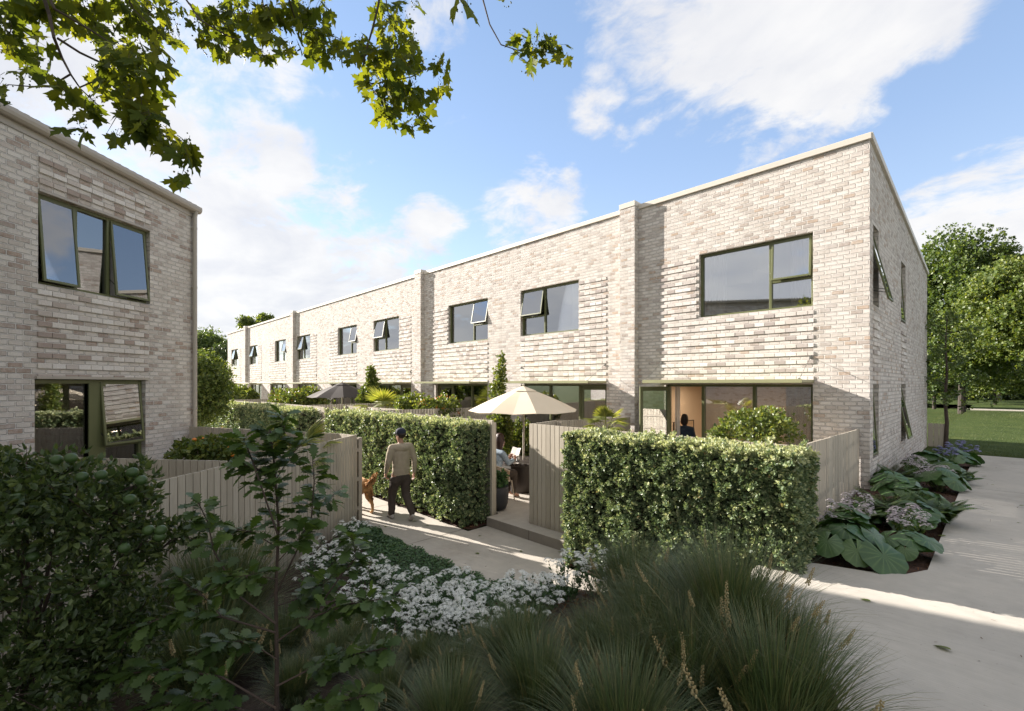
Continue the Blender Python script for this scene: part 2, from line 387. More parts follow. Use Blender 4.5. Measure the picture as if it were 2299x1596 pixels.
# leaf templates (unit length along +y)
def oval(w=.3, fold=.10, droop=.12):
    v = [(0, 0, 0), (0, .35, .0), (0, .72, -droop * .5), (0, 1, -droop), (-w, .38, fold), (-w * .85, .68, fold * .6 - droop * .4), (w, .38, fold), (w * .85, .68, fold * .6 - droop * .4)]
    f = [(0, 1, 4), (1, 2, 5, 4), (2, 3, 5), (0, 6, 1), (1, 6, 7, 2), (2, 7, 3)]
    return v, f
def merge(parts):
    v = []; f = []
    for pv, pf, M in parts:
        n = len(v); v += [tuple(M @ Vector(q)) for q in pv]; f += [tuple(n + i for i in q) for q in pf]
    return v, f
def sprig(n, leaf, spread=1.1, stem=.6, rs=random):
    parts = []
    for i in range(n):
        a = i * 2.4 + rs.random() * .6; k = (i + .5) / n
        tilt = spread * (1.05 - .6 * k)
        M = Matrix.Translation((0, stem * k, 0)) @ Matrix.Rotation(a, 4, 'Y') @ Matrix.Rotation(tilt, 4, 'X') @ Matrix.Scale(.62 + .3 * (1 - k), 4)
        parts.append((leaf[0], leaf[1], M))
    return merge(parts)
def outline_leaf(half, droop=.15, fold=.05):
    """half: outline points (x>=0) from base to tip; fan around a midrib"""
    n = len(half); v = []; f = []
    ys = [p[1] for p in half]
    for x, y in half: v.append((0, min(max(y, 0), 1), -droop * max(y, 0) ** 2))
    for x, y in half: v.append((x, y, fold * x - droop * max(y, 0) ** 2 * 1.0 - .35 * x * x))
    for x, y in half: v.append((-x, y, fold * x - droop * max(y, 0) ** 2 * 1.0 - .35 * x * x))
    for i in range(n - 1):
        f.append((i, i + n, i + 1 + n, i + 1)); f.append((i, i + 1, i + 1 + 2 * n, i + 2 * n))
    return v, f
OAK = outline_leaf([(0, 0), (.05, .08), (.13, .14), (.09, .22), (.24, .30), (.15, .38), (.33, .50), (.20, .58), (.36, .72), (.20, .78), (.22, .90), (.10, .93), (0, 1.0)], .22, .2)
def maple():
    pts = [(0, 0), (.12, -.06), (.42, -.10), (.30, .06), (.62, .20), (.56, .30), (.80, .44), (.60, .47), (.52, .56), (.36, .50), (.22, .46), (.30, .70), (.24, .76), (.13, .84), (.08, .90), (0, 1.08)]
    full = pts + [(-x, y) for x, y in pts[-2:0:-1]]
    v = [(0, .3, .04)] + [(x, y, -.22 * (x * x + (y - .3) ** 2) + .05 * math.sin(9 * x + 5 * y)) for x, y in full]
    n = len(full); f = [(0, 1 + (i + 1) % n, 1 + i) for i in range(n)]
    return v, f
MAPLE = maple()
OVAL = oval(.30, .12, .15); NARROW = oval(.20, .10, .22); WIDE = oval(.36, .08, .12)
def added_light_mat(st):
    m, t = newmat('added_warm_light_%d' % st); e = t.n('ShaderNodeEmission'); e.inputs[0].default_value = (1, .78, .56, 1); e.inputs[1].default_value = st
    t.l(e.outputs[0], t.o.inputs[0]); return m
# ---------------------------------------------------------------- building parts (local frame: face y=0, outward -y)
BH = .086
def face_wall(mb, x0, x1, z0, top, holes, th=.24, reveal=True, skip_top=False):
    """wall sheet with openings and brick reveals; top(x) gives the upper edge"""
    xs = sorted({x0, x1, *[h[0] for h in holes], *[h[1] for h in holes]})
    zmax = min(top(x0), top(x1)) - .05
    zs = sorted({z0, zmax, *[h[2] for h in holes], *[h[3] for h in holes]})
    zs = [z for z in zs if z <= zmax + 1e-6]
    for i in range(len(xs) - 1):
        for j in range(len(zs) - 1):
            cx = (xs[i] + xs[i + 1]) / 2; cz = (zs[j] + zs[j + 1]) / 2
            if any(h[0] < cx < h[1] and h[2] < cz < h[3] for h in holes): continue
            mb.quad((xs[i], 0, zs[j]), (xs[i + 1], 0, zs[j]), (xs[i + 1], 0, zs[j + 1]), (xs[i], 0, zs[j + 1]))
        mb.quad((xs[i], 0, zs[-1]), (xs[i + 1], 0, zs[-1]), (xs[i + 1], 0, top(xs[i + 1])), (xs[i], 0, top(xs[i])))
    for a, b, c, d in holes:
        mb.quad((a, 0, c), (a, 0, d), (a, th, d), (a, th, c)); mb.quad((b, 0, c), (b, th, c), (b, th, d), (b, 0, d))
        mb.quad((a, 0, d), (b, 0, d), (b, th, d), (a, th, d)); mb.quad((a, 0, c), (a, th, c), (b, th, c), (b, 0, c))
def frame_rect(mb, x0, x1, z0, z1, y0, y1, w):
    mb.box((x0, y0, z0), (x0 + w, y1, z1)); mb.box((x1 - w, y0, z0), (x1, y1, z1))
    mb.box((x0 + w, y0, z0), (x1 - w, y1, z0 + w)); mb.box((x0 + w, y0, z1 - w), (x1 - w, y1, z1))
def window(parent, x0, x1, z0, z1, rec=.10, mull=(), transoms=(), sashes=(), curtain=None, glass=None, name='window', lights=None, rz=0, fw=.05):
    """sashes: (xa, xb, za, zb, swing) top-hung outward; lights are fixed panes"""
    glass = glass or M_GLASS
    mb = MB(); frame_rect(mb, x0 + .003, x1 - .003, z0 + .003, z1 - .003, rec, rec + .10, fw)
    for m in mull: mb.box((m - .028, rec + .004, z0 + fw), (m + .028, rec + .096, z1 - fw))
    for (a, b, z) in transoms: mb.box((a + .028, rec + .008, z - .025), (b - .028, rec + .092, z + .025))
    w = mb.build(name, M_FRAME, parent, .004); w.rotation_euler[2] = rz
    edges = [x0 + fw] + list(mull) + [x1 - fw]
    for i in range(len(edges) - 1):
        a, b = edges[i], edges[i + 1]
        if i > 0: a += .028
        if i < len(edges) - 2: b -= .028
        segs = [(z0 + fw, z1 - fw)]
        for (ta, tb, tz) in transoms:
            if ta < (a + b) / 2 < tb: segs = [(z0 + fw, tz - .025), (tz + .025, z1 - fw)]
        for (c, d) in segs:
            cx, cz = (a + b) / 2, (c + d) / 2
            if any(s[0] - .02 < cx < s[1] + .02 and s[2] - .02 < cz < s[3] + .02 for s in sashes): continue
            pb = MB().box((a - .004, rec + .05, c - .004), (b + .004, rec + .062, d + .004)); pb.build('pane', glass, w)
    for (a, b, c, d, sw) in sashes:
        sb = MB(); h = d - c
        frame_rect(sb, 0, b - a, -h, 0, -.035, 0, .042)
        s = sb.build('sash', M_FRAME, w, .004); s.location = (a, rec + .02, d); s.rotation_euler = (-sw, 0, 0)
        p = MB().box((.04, -.022, -h + .04), (b - a - .04, -.012, -.04)).build('sash_pane', glass, w)
        p.location = s.location; p.rotation_euler = s.rotation_euler
        for xx in (a + .02, b - .02):
            st = MB()
            q = V(xx, rec + .02 - math.sin(sw) * h * .86, d - math.cos(sw) * h * .86)
            st.bar((xx, rec + .03, d - h * .78), q, .012, .012); st.build('stay', M_STEEL, w)
    if curtain:
        for (a, b) in curtain:
            cb = MB(); n = max(8, int((b - a) / .018)); yy = rec + .20
            cols = [(a + (b - a) * k / n, yy + .028 * math.sin(k * 1.15) + .012 * math.sin(k * .37)) for k in range(n + 1)]
            for k in range(n):
                cb.quad((*cols[k], z0 + .03), (*cols[k + 1], z0 + .03), (*cols[k + 1], z1 - .03), (*cols[k], z1 - .03))
            cb.build('curtain', M_SHEER, w, smooth=True)
    return w
def brick_rows(mb, x0, x1, za, zb, proj, shift=.0, bw=.21, ph=0):
    """alternate projecting courses between za and zb (course rows aligned to BH)"""
    r0 = round(za / BH); r1 = round(zb / BH)
    for r in range(r0, r1):
        if (r + ph) % 2: continue
        z = r * BH + .004
        x = x0
        first = True
        while x < x1 - .03:
            nx = min(x + bw, x1)
            if x1 - nx < .08: nx = x1
            j = random.uniform(-.003, .003)
            mb.box((x + .004, -proj + j, z), (nx - .006, -.002, z + BH - .010 + random.uniform(-.002, .002)))
            x = nx
def canopy(parent, x0, x1, z=2.705, d=.87, th=.055):
    c = MB().box((x0, -d, z), (x1, -.004, z + th)).box((x0 - .003, -d - .012, z - .012), (x1 + .003, -d, z + th + .01)).build('canopy', M_CANOPY, parent, .003)
    for xx in (x0 + .04, x1 - .06):
        k = MB().tube([(xx, -.02, z + .52), (xx, -d + .06, z + th + .02)], .005, 6)
        k.box((xx - .02, -.03, z + .49), (xx + .02, -.003, z + .55)); k.box((xx - .018, -d + .04, z + th + .012), (xx + .018, -d + .09, z + th + .03))
        k.build('cable', M_WIRE, c)
    return c

# ================================================================ terrace row
T = thing('terrace_building', 'long two storey cream brick terrace with thin canopies and brick piers', 'building')
FLOOR = .165; HEAD = 2.666; SILL = 50 * BH; UHEAD = 68 * BH; TOP = 7.41; LEN = 49.14
# upper windows: x0, x1, mullion, sash side (L/R/None), band x0, band x1
UP = [(-3.36, -.95, -1.79, 'A', -4.40, -.93),
      (-9.57, -7.07, -8.55, 'L', -9.57, -6.07), (-13.72, -11.27, -12.22, 'R', -14.86, -11.27),
      (-20.07, -17.57, -19.03, 'L', -20.07, -16.54), (-24.30, -21.93, -22.80, 'R', -25.50, -21.93),
      (-30.84, -28.44, -29.8, 'L', -30.84, -27.40), (-35.29, -32.95, -33.8, 'R', -36.60, -32.95),
      (-41.89, -39.60, -40.9, 'L', -41.89, -38.55), (-47.77, -45.43, -46.8, 'L', -47.77, -44.5)]
PIERS = [-5.04, -15.47, -31.02, -42.45]
LOW = [(-4.24, -.95, 'A'), (-9.54, -6.07, 'B'), (-14.60, -11.29, 'C'), (-20.0, -16.54, 'B'), (-25.1, -21.95, 'C'), (-30.8, -27.4, 'B'), (-36.4, -33.1, 'C'), (-41.8, -38.6, 'B'), (-47.7, -44.6, 'C')]
holes = [(a, b, SILL, UHEAD) for a, b, *_ in UP] + [(a, b, FLOOR, HEAD) for a, b, _ in LOW]
mb = MB(); face_wall(mb, -LEN, 0, -.1, lambda x: TOP, holes)
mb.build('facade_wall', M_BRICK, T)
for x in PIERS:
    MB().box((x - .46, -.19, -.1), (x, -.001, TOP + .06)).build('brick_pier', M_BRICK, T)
    MB().box((x - .475, -.205, TOP + .06), (x + .015, .10, TOP + .20)).build('pier_cap', M_COPING, T, .004)
xs = [0.03] + [v for x in PIERS for v in (x + .016, x - .476)] + [-LEN - .03]
cp = MB()
for i in range(0, len(xs), 2): cp.box((xs[i + 1], -.045, TOP), (xs[i], .28, TOP + .12))
cp.build('coping', M_COPING, T, .004)
for (a, b, m, s, ba, bb) in UP:
    pb = MB(); rz0 = 32 * BH + .0
    brick_rows(pb, ba, bb, rz0, SILL, .016)
    if bb > b + .1: brick_rows(pb, b + .0, bb, SILL, UHEAD + .01, .016)
    if ba < a - .1: brick_rows(pb, ba, a - .06, SILL, UHEAD + .01, .016)
    pb.build('projecting_brickwork', M_PROJ, T)
for i, (a, b, m, s, ba, bb) in enumerate(UP):
    tz = 4.93; far = i > 2
    if s in 'AR': tr = [(m, b, tz)]; sh = [(m + .03, b - .045, tz + .02, UHEAD - .045, R(4) if s == 'A' else R(11))]
    else: tr = [(a, m, tz)]; sh = [(a + .045, m - .03, tz + .02, UHEAD - .045, R(10))]
    cur = [(a + .06, a + .55), (b - .50, b - .06)] if i < 3 else [(a + .06, a + .6)]
    window(T, a, b, SILL, UHEAD, .10, (m,), tr, sh, cur, M_GLASS)
# ground floor glazed screens with a door each
def leaf_door(parent, w, h, name='door'):
    mb = MB(); mb.box((0, -.022, 0), (.085, .022, h)).box((w - .085, -.022, 0), (w, .022, h)).box((.085, -.022, 0), (w - .085, .022, .16)).box((.085, -.022, h - .11), (w - .085, .022, h))
    d = mb.build(name, M_FRAME, parent, .003)
    MB().box((.08, -.005, .155), (w - .08, .005, h - .105)).build('door_pane', M_GLASS, d)
    hb = MB().tube([(w - .04, -.05, .98), (w - .04, -.05, 1.12)], .010, 8).bar((w - .04, -.05, 1.0), (w - .04, -.02, 1.0), .015, .015)
    hb.build('handle', M_STEEL, d)
    return d
for i, (a, b, ty) in enumerate(LOW):
    if ty == 'A': ms = (-3.31, -2.13); dd = (a, -3.31)
    elif ty == 'B': ms = (b - 1.05, b - 2.25); dd = (b - 1.05, b)
    else: ms = (a + 1.05, a + 2.25); dd = (a, a + 1.05)
    mb = MB(); frame_rect(mb, a + .003, b - .003, FLOOR, HEAD - .003, .10, .20, .055)
    for m in ms: mb.box((m - .035, .104, FLOOR + .055), (m + .035, .196, HEAD - .055))
    w = mb.build('glazed_screen', M_FRAME, T, .004)
    ed = [a + .055, *sorted(ms), b - .055]
    for k in range(3):
        lo = ed[k] + (.035 if k else 0); hi = ed[k + 1] - (.035 if k < 2 else 0)
        if abs((lo + hi) / 2 - (dd[0] + dd[1]) / 2) < .2: continue
        MB().box((lo - .004, .15, FLOOR + .05), (hi + .004, .162, HEAD - .05)).build('pane', M_GLASS, w)
    wdt = dd[1] - dd[0] - .09
    d = leaf_door(w, wdt, HEAD - FLOOR - .12)
    if ty == 'A': d.location = (a + .06, .09, FLOOR + .06); d.rotation_euler[2] = R(-122)   # stands open, folded back towards the pier
    else: d.location = (dd[0] + .045, .15, FLOOR + .06)
    if ty == 'A': cur = [(b - .62, b - .08), (a + .04, a + .17)]
    elif ty == 'B': cur = [(b - .30, b - .08)]
    else: cur = [(a + .1, a + .35)]
    if i < 5:
        for (ca, cb_) in cur:
            cbm = MB(); n = int((cb_ - ca) / .018)
            cl = [(ca + (cb_ - ca) * k / n, .42 + .03 * math.sin(k * 1.15)) for k in range(n + 1)]
            for k in range(n): cbm.quad((*cl[k], FLOOR + .02), (*cl[k + 1], FLOOR + .02), (*cl[k + 1], HEAD - .02), (*cl[k], HEAD - .02))
            cbm.build('curtain', M_SHEER, w, smooth=True)
for (a, b, m, s, ba, bb), (la, lb, ty) in zip(UP, LOW): canopy(T, ba - (.0 if ty != 'C' else .0), bb)
# side wall (object turned so that its outward side is +x), sloping top
SW = thing('x', None, None); bpy.data.objects.remove(SW)
def side_top(x): return 7.41 - .078 * x
SH = [(.36, 1.0, 4.26, 5.85), (4.33, 5.2, 4.28, 5.86), (.36, 1.0, 1.18, HEAD), (4.33, 5.2, 1.18, HEAD)]
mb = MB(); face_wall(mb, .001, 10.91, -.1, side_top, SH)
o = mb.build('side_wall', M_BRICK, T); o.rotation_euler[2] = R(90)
for (a, b) in ((.34, 1.02), (4.31, 5.22)):
    sb = MB(); brick_rows(sb, a, b, 32 * BH, 48 * BH, .024, bw=.34); o = sb.build('projecting_brickwork', M_PROJ, T); o.rotation_euler[2] = R(90)
for (a, b, c, d), sw in zip(SH, (R(26), 0, 0, R(20))):
    lo = .32 if d > 4 else .0
    mid = c + (d - c) * .55 if sw == R(26) else None
    if sw: window(T, a, b, c, d, .10, (), (), [(a + .045, b - .045, c + .045, d - .045, sw * .5)], rz=R(90))
    else: window(T, a, b, c, d, .10, (), (), [(a + .045, b - .045, c + .045, d - .045, R(3.5))], rz=R(90))
cp = MB(); sl = lambda y: 7.41 - .078 * y
cp.hexa([(-.25, .0, sl(0)), (.05, .0, sl(0)), (.05, 10.96, sl(10.96)), (-.25, 10.96, sl(10.96)), (-.25, .0, sl(0) + .13), (.05, .0, sl(0) + .13), (.05, 10.96, sl(10.96) + .13), (-.25, 10.96, sl(10.96) + .13)])
cp.build('side_coping', M_COPING, T, .003)
# roof, back and rooms
MB().hexa([(-LEN, .24, 7.0), (-.24, .24, 7.0), (-.24, 10.7, 6.3), (-LEN, 10.7, 6.3), (-LEN, .24, 7.12), (-.24, .24, 7.12), (-.24, 10.7, 6.42), (-LEN, 10.7, 6.42)]).build('roof', M_ROOF, T)
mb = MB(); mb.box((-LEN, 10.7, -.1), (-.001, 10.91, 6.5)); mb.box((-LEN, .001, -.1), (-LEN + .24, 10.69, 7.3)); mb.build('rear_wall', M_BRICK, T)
mb = MB()
mb.box((-LEN + .25, .245, FLOOR - .12), (-.26, 10.6, FLOOR - .002)).build('interior_floor', M_FLOORIN, T)
mb = MB(); mb.box((-LEN + .25, .245, 2.69), (-.26, 4.6, 2.95)); mb.box((-LEN + .25, .245, 5.90), (-.26, 4.6, 6.0)); mb.build('ceiling', M_WALLUP, T)
mb = MB()
mb.box((-LEN + .25, 4.6, FLOOR), (-.26, 4.7, 2.69)); 
for x in (-5.25, -10.45, -15.7, -20.9, -26.1, -31.2, -36.9, -42.6): mb.box((x - .06, .245, FLOOR), (x + .06, 4.6, 2.688))
iw = mb.build('interior_wall', M_WALLIN, T)
for (lx, ly, lz_, r, st) in ((-2.6, 2.4, 2.68, .22, 30), (-4.3, 2.6, 2.68, .12, 26), (-7.9, 2.4, 2.68, .16, 12)):  # unseen lights, added to warm the near ground floor rooms
    lm = MB().lathe([(r + .02, -.05), (r + .02, 0)], (lx, ly, lz_), 24).build('added_ceiling_light', M_FENCE, T)
    MB().lathe([(r, -.056), (r, -.051)], (lx, ly, lz_), 24).build('added_light_diffuser', added_light_mat(st), lm)
mb = MB(); mb.box((-LEN + .25, 4.6, 2.95), (-.26, 4.7, 5.90))
for x in (-5.25, -10.45, -15.7, -20.9, -26.1, -31.2, -36.9, -42.6): mb.box((x - .06, .245, 2.95), (x + .06, 4.6, 5.898))
mb.box((-3.0, 2.6, 2.95), (-2.9, 4.6, 5.89)); mb.build('upper_partition', M_WALLUP, T)

# ================================================================ left townhouse
LROT = math.atan2(.778, -.628)
L = thing('townhouse', 'two storey brick townhouse with sloping gutter and open tilted windows, cropped by the left edge', 'building', (-11.05, -9.09, 0), LROT)
LM = Matrix.Translation((-11.05, -9.09, 0)) @ Matrix.Rotation(LROT, 4, 'Z')
def lw(x, y, z=0): return LM @ Vector((x, y, z))
LT = lambda x: 6.60 - .045 * x
LH = [(-3.15, -1.13, 50 * BH, 5.80), (-3.20, -1.23, FLOOR, 2.752)]
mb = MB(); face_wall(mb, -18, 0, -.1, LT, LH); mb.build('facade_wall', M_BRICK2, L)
mb = MB(); mb.hexa([(-.24, .001, -.1), (-.002, .001, -.1), (-.002, 8, -.1), (-.24, 8, -.1), (-.24, .001, 6.6), (-.002, .001, 6.6), (-.002, 8, 6.2), (-.24, 8, 6.2)])
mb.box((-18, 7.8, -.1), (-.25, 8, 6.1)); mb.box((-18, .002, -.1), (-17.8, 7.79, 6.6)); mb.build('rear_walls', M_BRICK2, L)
pb = MB(); brick_rows(pb, -3.17, -1.17, 32 * BH, 50 * BH, .026); pb.build('projecting_brickwork', M_PROJ2, L)
pb = MB(); brick_rows(pb, -3.15, -1.13, 5.85, 6.44, .026, ph=1); pb.build('projecting_brickwork', M_PROJ2, L)
MB().box((-3.19, -.03, 2.757), (-1.15, .1, 2.80)).build('lintel', M_GUTTER, L)
MB().box((-3.15, -.03, 5.803), (-1.13, .1, 5.845)).build('lintel', M_GUTTER, L)
mb = MB(); n = 12
prof = [(-.02, .14), (-.15, .14), (-.155, .08), (-.14, .03), (-.10, .0), (-.03, .0), (-.02, .02)]
for k in range(len(prof)):
    (y0, z0), (y1, z1) = prof[k], prof[(k + 1) % len(prof)]
    mb.quad((.06, y0, LT(.06) - .02 + z0), (-18, y0, LT(-18) - .02 + z0), (-18, y1, LT(-18) - .02 + z1), (.06, y1, LT(.06) - .02 + z1))
mb.quad(*[(.06, y, LT(.06) - .02 + z) for y, z in prof]); g = mb.build('gutter', M_GUTTER, L, smooth=False)
mb = MB(); mb.hexa([(-18, -.02, LT(-18) - .13), (.02, -.02, LT(0) - .13), (.02, -.001, LT(0) - .13), (-18, -.001, LT(-18) - .13), (-18, -.02, LT(-18) - .021), (.02, -.02, LT(0) - .021), (.02, -.001, LT(0) - .021), (-18, -.001, LT(-18) - .021)])
mb.build('fascia', M_GUTTER, L)
mb = MB(); N = 120
for k in range(N):
    x = -18 + 18.04 * k / N; w_ = 18.04 / N
    mb.hexa([(x, -.10, LT(x) + .12), (x + w_ * .5, -.10, LT(x) + .12), (x + w_ * .5, 8, LT(x) - .2), (x, 8, LT(x) - .2), (x, -.10, LT(x) + .15), (x + w_ * .5, -.10, LT(x) + .15), (x + w_ * .5, 8, LT(x) - .17), (x, 8, LT(x) - .17)])
mb.hexa([(-18, -.08, LT(-18) + .10), (.04, -.08, LT(0) + .10), (.04, 8, LT(0) - .24), (-18, 8, LT(-18) - .24), (-18, -.08, LT(-18) + .13), (.04, -.08, LT(0) + .13), (.04, 8, LT(0) - .21), (-18, 8, LT(-18) - .21)])
mb.build('roof', M_ROOF, L)
mb = MB().tube([(-.06, -.10, LT(0) - .0), (-.06, -.07, LT(0) - .12), (-.06, -.07, .2)], .045, 14)
for z in (6.2, 4.85, 3.5, 2.1): mb.tube([(-.06, -.07, z), (-.06, -.07, z + .04)], .050, 14); mb.box((-.10, -.06, z), (-.02, -.001, z + .03))
mb.build('downpipe', M_GUTTER, L, smooth=False)
a, b, c, d = LH[0]
window(L, a, b, c, d, .085, (-2.50, -1.92), (), [(a + .045, -2.53, c + .045, d - .045, R(5.2)), (-1.89, b - .045, c + .045, d - .045, R(5.2))], [(-1.70, -1.35)], M_GLASS2)
a, b, c, d = LH[1]
window(L, a, b, c, d, .085, (-2.13,), [(-2.13, b, 1.50)], [(-2.08, b - .045, 1.52, d - .045, R(5.5))], [(-1.72, -1.32)], M_GLASS2, fw=.07)
MB().box((-2.28, .075, c + .07), (-1.98, .10, d - .07)).build('door_stile', M_FRAME, L)
mb = MB(); mb.box((-17.7, 4.0, .17), (-.26, 4.1, 5.9)); mb.box((-17.7, .25, 2.80), (-.26, 3.99, 3.0)); mb.box((-17.7, .25, 5.9), (-.26, 3.99, 6.0)); mb.box((-17.7, .25, .05), (-.26, 3.99, .16))
mb.box((-4.5, .25, .17), (-4.4, 3.9, 5.89)); mb.build('interior_wall', M_WALLUP, L)
# ================================================================ ground, paths, beds
def sstep(a, b, x):
    t = min(max((x - a) / (b - a), 0), 1); return t * t * (3 - 2 * t)
structure(MB().quad((-1500, -1500, -.06), (1500, -1500, -.06), (1500, 1500, -.06), (-1500, 1500, -.06)).build('ground', M_LAWN))
def side_z(y): return .75 - .25 * sstep(-5, 9, y)
def bed_z(x, y): return .70 * sstep(-3.6, .2, x) * (1 if y < -7.0 else 1) + .02 * math.sin(2.1 * x + 1.3 * y)
# lawn beyond the side path, as one gently uneven sheet
mb = MB(); xs = [.02, 1, 2, 3, 5, 8, 12, 18, 26, 40, 60, 100, 200, 1400]; ys = [8.92, 10, 11, 12.5, 14.5, 17, 20, 25, 32, 42, 60, 100, 200, 1400]
def lz(x, y): return (.46 + .06 * math.sin(x * .3) * math.sin(y * .21)) if y < 150 else .4
for i in range(len(xs) - 1):
    for j in range(len(ys) - 1):
        mb.quad(*[(xs[a], ys[b], lz(xs[a], ys[b]) if b else .46) for a, b in ((i, j), (i + 1, j), (i + 1, j + 1), (i, j + 1))])
mb.quad((-1400, 60, .40), (.02, 60, .40), (.02, 1400, .40), (-1400, 1400, .40))
mb.quad((9, -200, .46), (200, -200, .46), (200, 8.92, .46), (9, 8.92, .46))
structure(mb.build('lawn', M_LAWN, smooth=True))
# side footpath (upper level)
edge = [(-.06, -5.55), (.2, -5.52), (.38, -5.42), (.78, -5.30), (1.05, -5.12), (1.20, -4.80), (1.21, -3), (1.21, -1), (1.22, 1), (1.22, 3), (1.23, 6), (1.23, 8.9)]
right = [(9, 8.9), (9, 6), (9, 3), (9, 1), (9, -1), (9, -3), (9, -4.8), (9, -5.12), (9, -5.3), (9, -5.42), (9, -5.52), (9, -5.55)]
mb = MB()
for i in range(len(edge) - 1):
    a, b = edge[i], edge[i + 1]; c, d = right[len(edge) - 2 - i], right[len(edge) - 1 - i]
    mb.quad((*d, side_z(d[1])), (*c, side_z(c[1])), (*b, side_z(b[1])), (*a, side_z(a[1])))
    mb.quad((*a, side_z(a[1])), (*b, side_z(b[1])), (*b, side_z(b[1]) - .14), (*a, side_z(a[1]) - .14))
low = [(-.06, -5.55), (-.06, -7.38), (.3, -7.40), (.6, -7.44), (.86, -7.56), (1.0, -7.78), (1.08, -8.1), (1.15, -8.8), (1.2, -10), (1.2, -22), (9, -22), (9, -5.55)]
mb.quad(*[(x, y, .75) for x, y in low])
for a, b in zip(low[:9], low[1:10]): mb.quad((*a, .75), (*b, .75), (*b, .55), (*a, .55))
o = structure(mb.build('side_footpath', M_CONC2))
MB().quad((.205, -7.40, .7515), (.222, -7.40, .7515), (.202, -5.55, .7515), (.187, -5.55, .7515)).build('expansion_joint', M_JOINT, o)
MB().quad((1.22, 1.6, side_z(1.6) + .002), (9, 1.6, side_z(1.6) + .002), (9, 1.612, side_z(1.612) + .002), (1.22, 1.612, side_z(1.612) + .002)).build('expansion_joint', M_JOINT, o)
# steps down to the lower footpath
mb = MB()
for i in range(3):
    z = .5625 - i * .1875; mb.box((-.06 - .34 * (i + 1), -7.32, -.05), (-.062 - .34 * i, -5.62, z))
mb.box((-.062, -7.34, .0), (-.058, -5.57, .60)); structure(mb.build('steps', M_CONC))
# lower footpath
mb = MB(); mb.box((-60, -7.12, -.1), (-1.08, -5.955, 0.0)); mb.box((-60, -9.5, -.1), (-7.6, -7.121, -.002)); mb.box((-4.955, -5.954, -.1), (-2.765, -5.504, -.001))
o = structure(mb.build('lower_footpath', M_CONC))
for x in (-2.55, -5.10, -7.65, -10.2, -12.7, -15.3): MB().quad((x, -7.12, .0015), (x + .012, -7.12, .0015), (x + .012, -5.955, .0015), (x, -5.955, .0015)).build('expansion_joint', M_JOINT, o)
# raised terraces with their front riser
mb = MB(); mb.box((-49, -5.18, -.05), (-.19, -.002, .165)); mb.box((-4.96, -5.50, -.05), (-2.76, -5.181, .165)); mb.box((-13.2, -5.50, -.05), (-11.5, -5.181, .165))
o = structure(mb.build('terrace_paving', M_CONC))
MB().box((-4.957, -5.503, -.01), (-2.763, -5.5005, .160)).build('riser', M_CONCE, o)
MB().quad((-3.86, -5.506, 0), (-3.85, -5.506, 0), (-3.85, -5.506, .165), (-3.86, -5.506, .165)).build('expansion_joint', M_JOINT, o)
# retaining edge where the upper level meets the courtyards
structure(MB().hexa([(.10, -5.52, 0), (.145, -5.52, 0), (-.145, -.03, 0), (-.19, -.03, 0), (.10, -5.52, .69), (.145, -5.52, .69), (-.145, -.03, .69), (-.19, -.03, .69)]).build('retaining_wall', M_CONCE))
def heightfield(name, x0, x1, y0, y1, f, mat, st=.12, jit=.012):
    nx = max(2, int((x1 - x0) / st)); ny = max(2, int((y1 - y0) / st)); v = []; fc = []
    for j in range(ny + 1):
        for i in range(nx + 1):
            x = x0 + (x1 - x0) * i / nx; y = y0 + (y1 - y0) * j / ny; v.append((x, y, f(x, y) + random.uniform(-jit, jit)))
    for j in range(ny):
        for i in range(nx): a = j * (nx + 1) + i; fc.append((a, a + 1, a + nx + 2, a + nx + 1))
    me = bpy.data.meshes.new(name); me.from_pydata(v, [], fc); me.update()
    return structure(finish(me, name, mat, smooth=True))
heightfield('garden_bed', -.165, 1.235, -5.50, 8.85, lambda x, y: side_z(y) - (.05 if (y > -4.7 or x < .2) else .05 + .0 * x), M_MULCH, .10)
heightfield('planting_bed', -14, 1.10, -14, -7.13, lambda x, y: bed_z(x, y) - .02, M_SOIL, .14)
heightfield('planting_bed_edge', 1.0, 1.19, -14, -8.2, lambda x, y: .66, M_SOIL, .14)
heightfield('hedge_bed', -2.757, .30, -5.94, -5.20, lambda x, y: .02 + .66 * sstep(-2.2, -.1, x), M_MULCH, .08)
heightfield('hedge_bed_far', -11.4, -4.962, -5.948, -5.19, lambda x, y: .015, M_MULCH, .09)
heightfield('hedge_bed_farther', -36, -13.3, -5.948, -5.19, lambda x, y: .015, M_MULCH, .25)
# far park path
structure(MB().box((0, 44, .46), (400, 45.6, .54)).build('park_path', M_CONC))
# mulch chips
def chips(name, pts, mat, n, s=(.010, .035)):
    vs, fs = [(-.5, -1, 0), (.5, -.9, 0), (.35, 1, .15), (-.4, .9, .1)], [(0, 1, 2, 3)]
    P = np.array([pts() for _ in range(n)]); d = rdir(n); d[:, 2] *= .35; u = rdir(n) * .5 + [0, 0, 1]
    M = frames(P, d, u, RNG.uniform(*s, n)); M[:, :3, 0] *= .45
    o = scatter(name, [(vs, fs)], M, np.zeros(n, int), mat); o['kind'] = 'stuff'; return o
M_CHIP = leaf_mat('bark_chip', [(0, (.045, .022, .013)), (.6, (.10, .048, .028)), (1, (.17, .09, .055))], .0, .9, (1, 1, 1), .1)
U = random.uniform
def _p():
    k = random.random()
    if k < .6:
        y = U(-5.4, 6); x = U(.05, 1.2); return (x, y, side_z(y) - .04)
    if k < .8: x = U(-2.7, .1); return (x, U(-5.93, -5.25), .03 + .66 * sstep(-2.2, -.1, x))
    return (U(-8, -4.98), U(-5.93, -5.25), .03)
chips('bark_mulch', _p, M_CHIP, 7000)
def _p3(): return (U(1.25, 4.2), U(-9, 6), .755) if random.random() < .8 else (U(-7, -1.4), U(-7.1, -6.0), .004)
